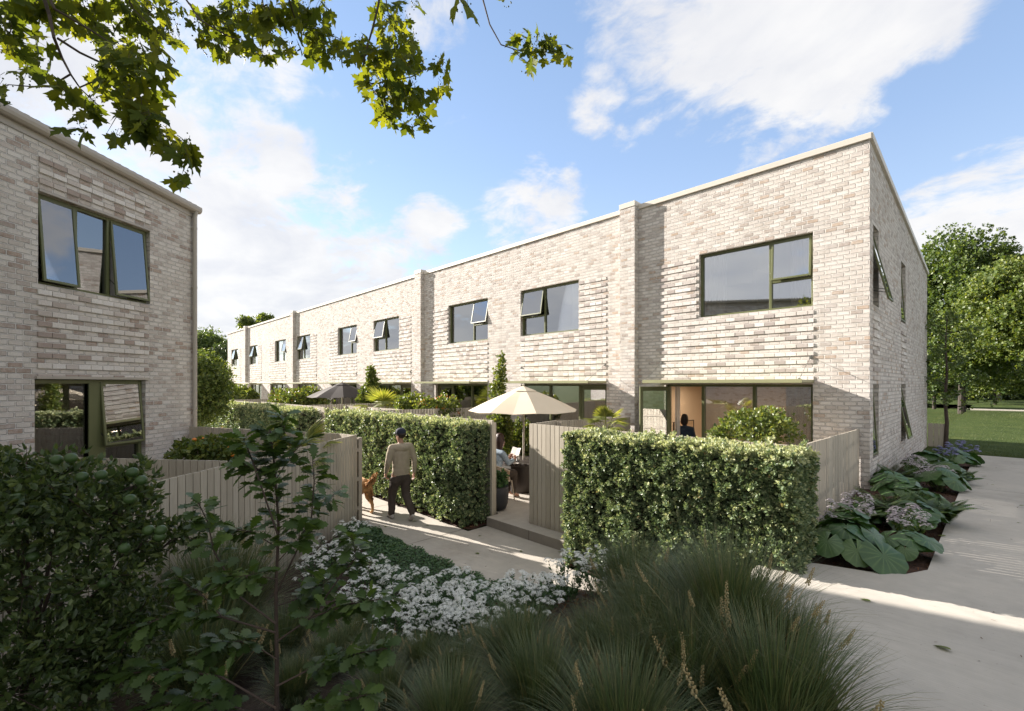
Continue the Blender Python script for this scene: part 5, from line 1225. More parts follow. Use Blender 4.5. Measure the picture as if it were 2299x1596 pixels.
for i, (u, v) in enumerate(((933, 1170), (2210, 1070), (2230, 1090), (2245, 1110), (2292, 1111), (2295, 1136), (2200, 1168), (2290, 1175), (2272, 1215), (960, 1180))):
    y = 0
    fl(u, v, 0 if u < 1300 else (.60 if v < 1120 else .70), .075, i * 1.7, ['tiny leaf on the lower path right of the man', 'small leaf nearest the far lawn edge on the side path', 'second small leaf on the far side path', 'third small leaf on the far side path, nearer the middle', 'small leaf at the right edge of the side path, farthest up', 'small leaf at the right edge, below the farthest one', 'small leaf on the side path level with the ferns', 'small leaf at the right edge level with the ferns', 'small leaf at the right edge just above the sun streaks', 'pale leaf on the lower path edge beside the mulch'][i])
# ================================================================ furniture
M_CANVAS = plain('cream_canvas', (.72, .61, .46), (.70, .59, .44), .85, 3, .1, .002, 200)
M_CANVASD = plain('dark_grey_canvas', (.055, .045, .040), None, .85, 3, .1, .002, 200)
M_POLE = plain('pale_metal_pole', (.55, .50, .43), None, .4, 3, .02)
M_TABLE = plain('dark_stained_timber', (.050, .038, .032), (.035, .027, .023), .45, 8, .1, stretch=(1, 10, 1))
M_POT = plain('charcoal_pot', (.045, .044, .048), (.038, .037, .04), .7, 5, .15)
M_ROPE = plain('natural_rope_weave', (.42, .30, .20), (.30, .21, .14), .8, 60, .6, .004, 80)
M_CHAIR = plain('powder_coated_tan', (.50, .42, .33), None, .45, 3, .02)
M_CUSH = plain('cream_cushion', (.60, .54, .46), None, .9, 3, .1)
M_SKIN = plain('skin', (.42, .24, .17), (.38, .21, .15), .5, 9, .1)
M_SWEAT = plain('oatmeal_knit', (.36, .30, .22), (.31, .255, .185), .95, 14, .5, .004, 90)
M_TROUS = plain('brown_trousers', (.070, .052, .042), (.05, .038, .031), .9, 9, .3, .004, 40)
M_CAP = plain('navy_cap', (.020, .024, .045), None, .85, 9, .2)
M_SHOE = plain('light_trainers', (.42, .39, .37), (.30, .27, .25), .6, 9, .2)
M_HAIR = plain('dark_brown_hair', (.030, .018, .013), (.018, .011, .008), .5, 30, .7, .004, 90, stretch=(8, 8, 1))
M_HAIRR = plain('auburn_hair', (.060, .028, .022), (.035, .016, .013), .5, 30, .7, .004, 90, stretch=(8, 8, 1))
M_KNIT = plain('pale_blue_knit', (.33, .40, .47), (.24, .30, .36), .95, 40, .6, .006, 60)
M_BLUE = plain('dark_blue_shirt', (.035, .055, .085), None, .9, 9, .2)
M_FUR = plain('golden_fur', (.42, .22, .085), (.50, .30, .14), .9, 12, .8, .01, 60)
M_LEASH = plain('tan_leash', (.20, .15, .10), None, .7)
M_PAPER = plain('paper', (.66, .62, .58), None, .8)

def umbrella(label, c, rim, r, hz, canvas, tophz, n=8, pole_to=.0, name='parasol', rot=.2, vent=True):
    t = thing(name, label, 'parasol', (c[0], c[1], pole_to), 0); z0 = rim - pole_to; z1 = tophz - pole_to; m = MB(); rg = 6
    rings = []
    for j in range(rg + 1):
        f = j / rg; rr = .16 * r + (r - .16 * r) * f if vent else r * f + .01
        ring = []
        for k in range(n * 6):
            a = rot + 2 * math.pi * k / (n * 6); seg = 2 * math.pi / n; da = ((a - rot) % seg) - seg / 2; poly = math.cos(seg / 2) / math.cos(da)
            sag = .035 * f * (1 - abs(da) / (seg / 2)) * r
            zz = z1 - (z1 - z0) * (.12 + .88 * f if vent else f) - sag * .6 + .06 * math.sin(f * math.pi) * r * .3
            ring.append((rr * poly * math.cos(a), rr * poly * math.sin(a), zz))
        rings.append(ring)
    N = n * 6
    for ring in rings: m.v += ring
    for j in range(rg):
        for k in range(N): a = j * N + k; b = j * N + (k + 1) % N; m.f.append((a, a + N, b + N, b))
    o = m.build('canopy', canvas, t); s = o.modifiers.new('s', 'SOLIDIFY'); s.thickness = .006
    if vent:
        m = MB(); N = n * 6; R1 = .235 * r
        for (rr, zz) in ((.03, z1 + .02), (R1 * .55, z1 - .035), (R1, z1 - (z1 - z0) * .16)):
            for k in range(N):
                a = rot + 2 * math.pi * k / N; seg = 2 * math.pi / n; da = ((a - rot) % seg) - seg / 2; poly = math.cos(seg / 2) / math.cos(da)
                m.v.append((rr * poly * math.cos(a), rr * poly * math.sin(a), zz))
        for j in range(2):
            for k in range(N): a = j * N + k; b = j * N + (k + 1) % N; m.f.append((a, a + N, b + N, b))
        o = m.build('vent', canvas, t); s = o.modifiers.new('s', 'SOLIDIFY'); s.thickness = .005
    MB().tube([(0, 0, 0), (0, 0, z1 + .03)], [.024, .024], 14).ball((0, 0, z1 + .055), .028, 10, 6).build('pole', M_POLE, t)
    m = MB()
    for k in range(n):
        a = rot + 2 * math.pi * k / n; e = V(r * math.cos(a), r * math.sin(a), z0 + .005); m.bar((0, 0, z1 - .06), e * .985, .012, .016)
        m.bar((0, 0, z1 - .42), V(e.x * .5, e.y * .5, (z0 + z1) / 2 - .02), .01, .012)
    m.build('ribs', M_POLE, t); MB().lathe([(.045, 0), (.045, .05)], (0, 0, z1 - .45), 14).build('runner', M_POLE, t)
    return t
tc_ = sight(1176, 862, 10.9)
u1 = umbrella('cream octagonal parasol open over the round table', (tc_.x, tc_.y), 2.06, 1.30, 0, M_CANVAS, 2.60, pole_to=.17)
q = sight(769, 862, 20.5); umbrella('dark grey parasol open in a courtyard further along the terrace', (q.x, q.y), 2.12, 1.45, 0, M_CANVASD, 2.72, pole_to=.17, rot=.4)
# round table
t = thing('round_table', 'round dark timber table with a drum base under the cream parasol', 'table', (tc_.x, tc_.y, .165))
m = MB()
for k in range(15):      # slatted top cut to a circle
    x = -.56 + .08 * k; w_ = math.sqrt(max(.36 - x * x, .01)); m.box((x - .036, -w_, .70), (x + .036, w_, .735))
m.lathe([(.57, .66), (.60, .67), (.60, .70)], (0, 0, 0), 40); m.build('table_top', M_TABLE, t, .003)
MB().lathe([(.27, 0), (.30, .03), (.33, .35), (.30, .62), (.29, .66)], (0, 0, 0), 36).build('drum_base', M_TABLE, t, smooth=True)
g1 = sight(1163, 862, 10.65)
t = thing('glass_carafe', 'clear water bottle on the table beside the parasol pole', 'bottle', (g1.x, g1.y, .903)); MB().lathe([(.035, 0), (.038, .02), (.036, .12), (.018, .17), (.016, .22)], (0, 0, 0), 16).build('body', M_GLASS, t, smooth=True)
MB().lathe([(.018, .22), (.018, .24)], (0, 0, 0), 12).build('stopper', M_POLE, t)
g1 = sight(1150, 862, 10.5); tag(MB().lathe([(.030, 0), (.036, .09), (.033, .09), (.028, .01)], (g1.x, g1.y, .903), 16).build('drinking_glass', M_GLASS), 'small drinking glass on the table edge nearest the seated woman', 'glass')
g1 = sight(1160, 862, 10.3); tag(MB().lathe([(.03, 0), (.06, .012), (.062, .016), (.03, .006)], (g1.x, g1.y, .903), 20).build('small_dish', M_PAPER), 'small pale dish near the front edge of the dark table', 'dish')
# chair
CHP = V(-5.83, -4.42, .165)
t = thing('garden_chair', 'rope backed garden chair at the round table, seen through the gate opening', 'chair', tuple(CHP), R(-8))
def arc(r, z, a0, a1, n=18, sy=1.0): return [(r * math.cos(a0 + (a1 - a0) * k / n), r * sy * math.sin(a0 + (a1 - a0) * k / n), z(k / n)) for k in range(n + 1)]
A0, A1 = R(-200), R(20)
hz = lambda f: .64 + .16 * math.sin(f * math.pi)
MB().tube(arc(.30, hz, A0, A1), .017, 10).build('top_rail', M_CHAIR, t, smooth=True)
m = MB(); n = 26
for k in range(n + 1):
    a = A0 + (A1 - A0) * k / n; m.tube([(.30 * math.cos(a), .30 * math.sin(a), hz(k / n) - .01), (.275 * math.cos(a), .275 * math.sin(a), .44)], .009, 5)
for j in range(9): m.tube(arc(.30 - .003 * j, lambda f, j=j: .44 + (hz(f) - .46) * (1 - j / 9), A0, A1, 24), .009, 5)
m.build('woven_back', M_ROPE, t)
MB().tube(arc(.275, lambda f: .43, R(-200), R(20)), .014, 8).lathe([(.27, .40), (.27, .43)], (0, 0, 0), 26).build('seat', M_CHAIR, t)
m = MB().lathe([(.24, 0), (.26, .02), (.26, .05), (.235, .07)], (0, 0, .43), 26); m.build('cushion', M_CUSH, t, smooth=True)
for (x, y) in ((-.22, -.2), (.22, -.2), (-.22, .2), (.22, .2)): MB().tube([(x, y, .42), (x * 1.22, y * 1.22, 0)], [.016, .011], 8).build('leg', M_CHAIR, t)
m = MB().hexa([(-.20, -.25, .5), (.16, -.27, .5), (.16, -.20, .5), (-.20, -.18, .5), (-.19, -.31, .78), (.15, -.33, .78), (.15, -.27, .78), (-.19, -.25, .78)])
tag(m.build('back_cushion', M_CUSH, bevel=.02, seg=3), 'cream cushion standing against the rope back of the garden chair', 'cushion').location = tuple(CHP)
# pot
t = thing('plant_pot', 'charcoal rounded plant pot with a leafy shrub, just inside the entrance post', 'plant pot', (-5.22, -5.0, .165)); t.scale = (1.15,) * 3
MB().lathe([(.10, 0), (.155, .03), (.185, .12), (.20, .28), (.195, .40), (.18, .41), (.175, .37)], (0, 0, 0), 36).build('pot', M_POT, t, smooth=True)
crown('plant', [((0, 0, .50), (.17, .17, .14), 1), ((.06, -.02, .58), (.12, .12, .10), .6)], 230, .06, QQ, M_COVER, t, .2)

# ================================================================ people and dog
def skin(name, J, E, mat, parent, sub=2, K=1.0):
    """one continuous surface grown round a tapering skeleton: radius pair = (sideways, front to back)"""
    bm = MB()
    def rr(n): r = J[n][1]; return ((r, r) if not isinstance(r, tuple) else r)
    for a, b in E:
        A, B = Vector(J[a][0]), Vector(J[b][0]); ra, rb = rr(a), rr(b); d = (B - A); L_ = d.length
        if L_ < 1e-5: continue
        d.normalize(); e1 = V(1, 0, 0) - d * d.x
        e1 = e1.normalized() if e1.length > .2 else (V(0, 1, 0) - d * d.y).normalized()
        e2 = d.cross(e1).normalized(); ms = [(-.9, .42), (-.62, .78), (0, 1)]; rings = []
        ca, cb = min(ra), min(rb)
        for t_, s_ in ms: rings.append((A + d * ca * t_, ra[0] * s_, ra[1] * s_))
        for f in (.33, .66): rings.append((A.lerp(B, f), ra[0] + (rb[0] - ra[0]) * f, ra[1] + (rb[1] - ra[1]) * f))
        for t_, s_ in ms[::-1]: rings.append((B - d * cb * t_, rb[0] * s_, rb[1] * s_))
        n0 = len(bm.v); N = 14
        for c, x, y in rings:
            for k in range(N):
                q = 2 * math.pi * k / N; bm.v.append(tuple(c + e1 * (x * K * math.cos(q)) + e2 * (y * K * math.sin(q))))
        for j in range(len(rings) - 1):
            for k in range(N): p = n0 + j * N + k; q = n0 + j * N + (k + 1) % N; bm.f.append((p, q, q + N, p + N))
        bm.f.append(tuple(n0 + k for k in range(N))[::-1]); bm.f.append(tuple(n0 + (len(rings) - 1) * N + k for k in range(N)))
    me = bpy.data.meshes.new(name); me.from_pydata(bm.v, [], bm.f); me.update(); o = bpy.data.objects.new(name, me); COL.objects.link(o)
    md = o.modifiers.new('r', 'REMESH'); md.mode = 'VOXEL'; md.voxel_size = {'body': .0065, 'shoe': .006}.get(name, .010)
    sm = o.modifiers.new('s', 'SMOOTH'); sm.factor = .6; sm.iterations = 2 if name == 'body' else 7
    bpy.context.view_layer.update(); dg = bpy.context.evaluated_depsgraph_get(); m2 = bpy.data.meshes.new_from_object(o.evaluated_get(dg))
    bpy.data.objects.remove(o); m2.materials.clear(); m2.materials.append(mat); m2.polygons.foreach_set('use_smooth', [True] * len(m2.polygons))
    if name in ('sweater', 'trousers', 'shirt'):      # cloth folds
        co = np.empty(len(m2.vertices) * 3, 'f'); m2.vertices.foreach_get('co', co); co = co.reshape(-1, 3)
        for i, c in enumerate(co):
            f = mnoise.noise(Vector((c[0] * 7, c[1] * 7, c[2] * 16))) * .007 + mnoise.noise(Vector((c[0] * 20, c[1] * 20, c[2] * 38 + 5))) * .0028
            r = math.hypot(c[0], c[1]) + 1e-5; co[i, 0] += c[0] / r * f; co[i, 1] += c[1] / r * f
        m2.vertices.foreach_set('co', co.ravel()); m2.update()
    o = bpy.data.objects.new(name, m2); COL.objects.link(o); o.parent = parent; return o
def fingers(J, E, wrist, palm, side, down, fwd, curl, r=.0085, L_=.085):
    """five finger chains rooted in the palm"""
    pw = Vector(palm)
    for k in range(4):
        b = pw + Vector(fwd) * (.024 * (1.5 - k) ) ; l = L_ * (.86, 1.0, .95, .74)[k]
        m1 = b + Vector(down) * l * .5 + Vector(side) * curl * .012; e = b + Vector(down) * l * .86 + Vector(side) * curl * .045
        J['f%s%d' % (wrist, k)] = (tuple(b + Vector(down) * .012), r * 1.05); J['g%s%d' % (wrist, k)] = (tuple(m1), r); J['h%s%d' % (wrist, k)] = (tuple(e), r * .75)
        E += [(wrist, 'f%s%d' % (wrist, k)), ('f%s%d' % (wrist, k), 'g%s%d' % (wrist, k)), ('g%s%d' % (wrist, k), 'h%s%d' % (wrist, k))]
    a = pw + Vector(fwd) * .045 - Vector(down) * .035; e = a + Vector(fwd) * .02 + Vector(down) * .04 + Vector(side) * curl * .02
    J['t%s' % wrist] = (tuple(a), r * 1.2); J['u%s' % wrist] = (tuple(e), r * .9); E += [(wrist, 't%s' % wrist), ('t%s' % wrist, 'u%s' % wrist)]
HEADJ = lambda c, yaw=0: None
def add_head(J, E, base, s=1.0, tilt=(0, 0), yaw=0.0):
    b = Vector(base); c, sn = math.cos(yaw), math.sin(yaw); fx = V(-sn, c, 0)
    J['jaw'] = (tuple(b + V(tilt[0], tilt[1], .075 * s) + fx * .018), (.062 * s, .070 * s)); J['mid'] = (tuple(b + V(tilt[0], tilt[1], .135 * s) + fx * .005), (.076 * s, .090 * s)); J['crn'] = (tuple(b + V(tilt[0], tilt[1], .195 * s)), (.066 * s, .080 * s)); J['top'] = (tuple(b + V(tilt[0], tilt[1], .235 * s)), (.035 * s, .045 * s))
    E += [('neck', 'jaw'), ('jaw', 'mid'), ('mid', 'crn'), ('crn', 'top')]; return b + V(tilt[0], tilt[1], .15 * s), fx
def face(parent, c, fx, s=1.0):
    sx = V(fx.y, -fx.x, 0); m = MB(); m.ball(tuple(c + fx * .100 * s + V(0, 0, -.030 * s)), .016 * s, 8, 6, (.8, 1.0, 1.3))
    for sg in (-1, 1): m.ball(tuple(c + sx * sg * .082 * s + V(0, 0, -.03 * s)), .022 * s, 8, 6, (.5, .8, 1.4))
    m.ball(tuple(c + fx * .090 * s + V(0, 0, -.070 * s)), .014 * s, 8, 5, (1.5, .6, .5)); m.build('face_features', M_SKIN, parent, smooth=True)
    m = MB()
    for sg in (-1, 1): m.ball(tuple(c + fx * .088 * s + sx * sg * .031 * s + V(0, 0, -.006 * s)), .009 * s, 6, 5)
    m.build('eyes', M_HAIR, parent, smooth=True)
# the walking man
t = thing('person', 'person in oatmeal sweater, brown trousers and navy cap walking away with a dog', 'person', (-6.43, -6.46, 0), R(86))
J = {'pel': ((0, 0, .96), (.150, .105)), 'wst': ((0, .0, 1.10), (.15, .11)), 'chs': ((0, .01, 1.30), (.165, .11)), 'sho': ((0, .0, 1.42), (.14, .095)), 'neck': ((0, .005, 1.52), .052),
     'sL': ((-.185, 0, 1.425), .062), 'eL': ((-.265, .0, 1.16), .043), 'wL': ((-.255, .12, .945), .028), 'pL': ((-.25, .15, .885), (.020, .036)),
     'sR': ((.185, 0, 1.425), .062), 'eR': ((.265, -.06, 1.15), .043), 'wR': ((.275, -.03, .91), .028), 'pR': ((.275, -.02, .845), (.020, .036)),
     'hL': ((-.09, .0, .90), .095), 'kL': ((-.10, .17, .50), .060), 'aL': ((-.10, .20, .09), .038), 'fL': ((-.10, .33, .035), .034),
     'hR': ((.09, .0, .90), .095), 'kR': ((.10, .00, .50), .060), 'aR': ((.10, -.28, .16), .038), 'fR': ((.10, -.20, .045), .034)}
E = [('pel', 'wst'), ('wst', 'chs'), ('chs', 'sho'), ('sho', 'neck'), ('sho', 'sL'), ('sL', 'eL'), ('eL', 'wL'), ('wL', 'pL'), ('sho', 'sR'), ('sR', 'eR'), ('eR', 'wR'), ('wR', 'pR'), ('pel', 'hL'), ('hL', 'kL'), ('kL', 'aL'), ('aL', 'fL'), ('pel', 'hR'), ('hR', 'kR'), ('kR', 'aR'), ('aR', 'fR')]
c, fx = add_head(J, E, (0, .01, 1.525), 1.0, yaw=R(28)); fingers(J, E, 'pL', (-.25, .16, .86), (1, 0, 0), (0, .1, -1), (0, 1, 0), 1.6); fingers(J, E, 'pR', (.275, -.015, .82), (-1, 0, 0), (0, .15, -1), (0, 1, 0), .6)
skin('body', J, E, M_SKIN, t); face(t, c, fx)
g = .020
SJ = {'a0': ((0, 0, .90), (.178, .130)), 'a': ((0, 0, .96), (.182, .135)), 'b': ((0, 0, 1.06), (.178, .130)), 'c': ((0, .0, 1.20), (.183, .128)), 'd': ((0, .0, 1.33), (.190, .126)), 'e': ((0, 0, 1.42), (.150, .095)), 'n': ((0, .003, 1.49), (.066, .060)),
      'sL': ((-.19, 0, 1.42), .082), 'uL': ((-.235, 0, 1.29), .071), 'eL': ((-.268, .0, 1.16), .060), 'mL': ((-.262, .07, 1.04), .052), 'wL': ((-.256, .115, .955), .043), 'sR': ((.19, 0, 1.42), .082), 'uR': ((.235, -.03, 1.29), .071), 'eR': ((.268, -.06, 1.15), .060), 'mR': ((.272, -.045, 1.03), .052), 'wR': ((.275, -.032, .925), .043)}
skin('sweater', SJ, [('a0', 'a'), ('a', 'b'), ('b', 'c'), ('c', 'd'), ('d', 'e'), ('e', 'n'), ('e', 'sL'), ('sL', 'uL'), ('uL', 'eL'), ('eL', 'mL'), ('mL', 'wL'), ('e', 'sR'), ('sR', 'uR'), ('uR', 'eR'), ('eR', 'mR'), ('mR', 'wR')], M_SWEAT, t)
TJ = {'p': ((0, 0, 1.02), (.15, .11)), 'q': ((0, 0, .89), (.17, .13)), 'hL': ((-.095, .02, .80), .115), 'tL': ((-.10, .10, .66), .098), 'kL': ((-.10, .175, .50), .083), 'cL': ((-.10, .195, .30), .076), 'aL': ((-.10, .205, .105), .066),
      'hR': ((.095, .0, .80), .115), 'tR': ((.10, .0, .66), .098), 'kR': ((.10, -.01, .50), .083), 'cR': ((.10, -.15, .33), .076), 'aR': ((.10, -.265, .185), .064)}
skin('trousers', TJ, [('p', 'q'), ('q', 'hL'), ('hL', 'tL'), ('tL', 'kL'), ('kL', 'cL'), ('cL', 'aL'), ('q', 'hR'), ('hR', 'tR'), ('tR', 'kR'), ('kR', 'cR'), ('cR', 'aR')], M_TROUS, t)
skin('shoe', {'a': ((-.10, .165, .05), (.045, .050)), 'b': ((-.10, .26, .045), (.046, .040)), 'c': ((-.10, .35, .032), (.038, .028))}, [('a', 'b'), ('b', 'c')], M_SHOE, t)
skin('shoe', {'a': ((.10, -.30, .125), (.042, .045)), 'b': ((.10, -.245, .065), (.046, .042)), 'c': ((.10, -.175, .032), (.038, .028))}, [('a', 'b'), ('b', 'c')], M_SHOE, t)
m = MB(); hc = c + V(0, 0, .025)
m.lathe([(.099, -.01), (.102, .02), (.098, .055), (.080, .085), (.045, .103), (.004, .108)], tuple(hc - fx * .004), 26); pk = hc + fx * .095 + V(0, 0, .0); sx = V(fx.y, -fx.x, 0)
m.hexa([tuple(pk - sx * .065 - fx * .03), tuple(pk + sx * .065 - fx * .03), tuple(pk + sx * .045 + fx * .055 - V(0, 0, .02)), tuple(pk - sx * .045 + fx * .055 - V(0, 0, .02)), tuple(pk - sx * .065 - fx * .03 + V(0, 0, .012)), tuple(pk + sx * .065 - fx * .03 + V(0, 0, .012)), tuple(pk + sx * .045 + fx * .055 - V(0, 0, .012)), tuple(pk - sx * .045 + fx * .055 - V(0, 0, .012))])
m.build('cap', M_CAP, t, smooth=True)
m = MB().lathe([(.060, -.085), (.082, -.06), (.096, -.02), (.098, .01)], tuple(c + V(0, 0, .02) - fx * .012), 22); m.build('hair', M_HAIR, t, smooth=True)
hand = Matrix.Translation((-6.43, -6.46, 0)) @ Matrix.Rotation(R(86), 4, 'Z') @ V(-.25, .17, .85)
# dog
DG = Matrix.Translation((-7.75, -6.72, 0)) @ Matrix.Rotation(R(84), 4, 'Z')
t = thing('dog', 'golden furred dog walking ahead of the man, half hidden by the fence corner', 'dog', (-7.75, -6.72, 0), R(84)); t.scale = (1.12,) * 3
J = {'rump': ((0, -.30, .50), (.115, .125)), 'mid': ((0, -.05, .50), (.115, .13)), 'chest': ((0, .22, .49), (.125, .17)), 'neck': ((0, .38, .62), (.085, .10)), 'skull': ((0, .50, .72), .085), 'muz': ((0, .62, .68), .045), 'nose': ((0, .68, .67), .028),
     'earL': ((-.085, .48, .70), (.018, .03)), 'earLt': ((-.10, .49, .61), (.012, .03)), 'earR': ((.085, .48, .70), (.018, .03)), 'earRt': ((.10, .49, .61), (.012, .03)),
     't1': ((0, -.40, .55), .032), 't2': ((0.02, -.50, .55), .030), 't3': ((.05, -.60, .58), .026), 't4': ((.08, -.69, .65), .012),
     'flh': ((-.09, .22, .40), .060), 'flk': ((-.09, .28, .22), .036), 'fla': ((-.09, .24, .06), .026), 'flp': ((-.09, .30, .025), .030), 'frh': ((.09, .22, .40), .060), 'frk': ((.09, .16, .22), .036), 'fra': ((.09, .10, .06), .026), 'frp': ((.09, .15, .025), .030),
     'hlh': ((-.085, -.30, .42), .085), 'hlk': ((-.095, -.20, .29), .055), 'hlo': ((-.095, -.38, .17), .028), 'hla': ((-.095, -.36, .05), .024), 'hlp': ((-.095, -.29, .025), .030), 'hrh': ((.085, -.30, .42), .085), 'hrk': ((.095, -.28, .28), .055), 'hro': ((.095, -.48, .18), .028), 'hra': ((.095, -.50, .07), .024), 'hrp': ((.095, -.44, .03), .030)}
skin('body', J, [('mid', 'rump'), ('mid', 'chest'), ('chest', 'neck'), ('neck', 'skull'), ('skull', 'muz'), ('muz', 'nose'), ('skull', 'earL'), ('earL', 'earLt'), ('skull', 'earR'), ('earR', 'earRt'), ('rump', 't1'), ('t1', 't2'), ('t2', 't3'), ('t3', 't4'),
     ('chest', 'flh'), ('flh', 'flk'), ('flk', 'fla'), ('fla', 'flp'), ('chest', 'frh'), ('frh', 'frk'), ('frk', 'fra'), ('fra', 'frp'), ('rump', 'hlh'), ('hlh', 'hlk'), ('hlk', 'hlo'), ('hlo', 'hla'), ('hla', 'hlp'), ('rump', 'hrh'), ('hrh', 'hrk'), ('hrk', 'hro'), ('hro', 'hra'), ('hra', 'hrp')], M_FUR, t, 2, 1.06)
MB().ball((0, .70, .675), .014, 8, 6).build('nose', M_CAP, t); m = MB().tube([(.09 * math.cos(a / 3), .385 + .03 * math.sin(a / 3), .63 + .09 * math.sin(a / 3)) for a in range(19)], .010, 6, cap=False); m.build('collar', M_CAP, t)
# fur tufts along tail, legs and flank
P = []; D = []
for i in range(900):
    k = random.random()
    if k < .35: f = random.random(); q = V(.0 + .08 * f, -.42 - .28 * f, .54 + .26 * f); d = V(U(-.5, .5), -.6, -.9); q += V(U(-.03, .03), U(-.03, .03), U(-.03, .02))
    elif k < .6: q = V(random.choice((-.1, .1)) * U(.9, 1.3), -.36 + U(-.06, .04), U(.25, .45)); d = V(0, -.8, -.8)
    else: a = U(0, 3.14); y = U(-.35, .3); q = V(.125 * math.cos(a), y, .50 + .13 * math.sin(a) * (1 if random.random() < .6 else -1)); d = V(q.x * 2, -1, -.35)
    P.append(q); D.append(d + Vector(rdir(1)[0]) * .35)
P = np.array(P); n = len(P); scatter('fur', [NARROW], frames(P, np.array(D), rdir(n), RNG.uniform(.04, .075, n)), np.zeros(n, int), M_FUR, t)
nk = DG @ V(0, .36, .72); pts = [hand.lerp(nk, k / 12) + V(0, 0, -.16 * math.sin(math.pi * k / 12)) for k in range(13)]
tag(MB().tube(pts, .006, 6).build('leash', M_LEASH), 'thin leash running from the walking man to the dog', 'leash')
# seated woman
t = thing('person', 'person in pale blue knit with auburn hair seated at the table, reading', 'person', (CHP.x, CHP.y, .165), R(-8))
J = {'pel': ((0, -.08, .58), (.15, .12)), 'wst': ((0, -.07, .72), (.125, .10)), 'chs': ((0, -.03, .90), (.145, .11)), 'sho': ((0, .0, 1.02), (.115, .08)), 'neck': ((0, .02, 1.10), .045),
     'sL': ((-.155, .01, 1.01), .052), 'eL': ((-.20, .12, .80), .037), 'wL': ((-.11, .33, .84), .024), 'pL': ((-.09, .38, .87), (.018, .032)), 'sR': ((.155, .01, 1.01), .052), 'eR': ((.21, .12, .80), .037), 'wR': ((.12, .33, .84), .024), 'pR': ((.10, .38, .87), (.018, .032)),
     'hL': ((-.09, .0, .56), .088), 'kL': ((-.10, .36, .54), .058), 'aL': ((-.10, .34, .10), .036), 'fL': ((-.10, .46, .04), .032), 'hR': ((.09, .0, .56), .088), 'kR': ((.10, .36, .54), .058), 'aR': ((.10, .34, .10), .036), 'fR': ((.10, .46, .04), .032)}
E = [('pel', 'wst'), ('wst', 'chs'), ('chs', 'sho'), ('sho', 'neck'), ('sho', 'sL'), ('sL', 'eL'), ('eL', 'wL'), ('wL', 'pL'), ('sho', 'sR'), ('sR', 'eR'), ('eR', 'wR'), ('wR', 'pR'), ('pel', 'hL'), ('hL', 'kL'), ('kL', 'aL'), ('aL', 'fL'), ('pel', 'hR'), ('hR', 'kR'), ('kR', 'aR'), ('aR', 'fR')]
c, fx = add_head(J, E, (0, .03, 1.09), 1.1, (0, .02)); fingers(J, E, 'pL', (-.085, .40, .89), (1, 0, 0), (.2, .6, .7), (0, -.5, .8), 1.0, .0075, .075); fingers(J, E, 'pR', (.095, .40, .89), (-1, 0, 0), (-.2, .6, .7), (0, -.5, .8), 1.0, .0075, .075)
skin('body', J, E, M_SKIN, t); face(t, c, fx, 1.1)
skin('sweater', {'a': ((0, -.08, .55), (.185, .145)), 'b': ((0, -.07, .70), (.16, .13)), 'c': ((0, -.04, .86), (.168, .13)), 'e': ((0, .0, 1.00), (.135, .10)), 'n': ((0, .015, 1.075), .06), 'sL': ((-.16, .01, 1.0), .072), 'eL': ((-.205, .12, .80), .056), 'wL': ((-.12, .31, .835), .040), 'sR': ((.16, .01, 1.0), .072), 'eR': ((.215, .12, .80), .056), 'wR': ((.13, .31, .835), .040)},
     [('a', 'b'), ('b', 'c'), ('c', 'e'), ('e', 'n'), ('e', 'sL'), ('sL', 'eL'), ('eL', 'wL'), ('e', 'sR'), ('sR', 'eR'), ('eR', 'wR')], M_KNIT, t)
skin('trousers', {'p': ((0, -.06, .57), (.165, .12)), 'hL': ((-.095, .05, .56), .098), 'kL': ((-.10, .36, .54), .075), 'aL': ((-.10, .34, .14), .060), 'hR': ((.095, .05, .56), .098), 'kR': ((.10, .36, .54), .075), 'aR': ((.10, .34, .14), .060)}, [('p', 'hL'), ('hL', 'kL'), ('kL', 'aL'), ('p', 'hR'), ('hR', 'kR'), ('kR', 'aR')], M_TROUS, t)
def hair(t, c, fx, L_, mat, s=1.0):
    J = {'t': (tuple(c + V(0, 0, .075 * s) - fx * .01), (.085 * s, .085 * s)), 'm': (tuple(c - fx * .018 + V(0, 0, .0)), (.098 * s, .088 * s)), 'l': (tuple(c - fx * .028 - V(0, 0, .09 * s)), (.088 * s, .065 * s)), 'e': (tuple(c - fx * .030 - V(0, 0, L_)), (.080 * s, .042 * s))}
    skin('hair', J, [('t', 'm'), ('m', 'l'), ('l', 'e')], mat, t)
hair(t, c, fx, .22, M_HAIRR, 1.2)
bk = Matrix.Translation(tuple(CHP)) @ Matrix.Rotation(R(-8), 4, 'Z')
m = MB(); 
for sg in (-1, 1):
    p = [V(0, .43, .84), V(.15 * sg, .41, .86), V(.15 * sg, .50, 1.08), V(0, .53, 1.06)]; m.hexa([tuple(bk @ q) for q in p] + [tuple(bk @ (q + V(0, .012, .006))) for q in p])
tag(m.build('magazine', M_PAPER), 'open magazine held up by the seated woman', 'magazine')
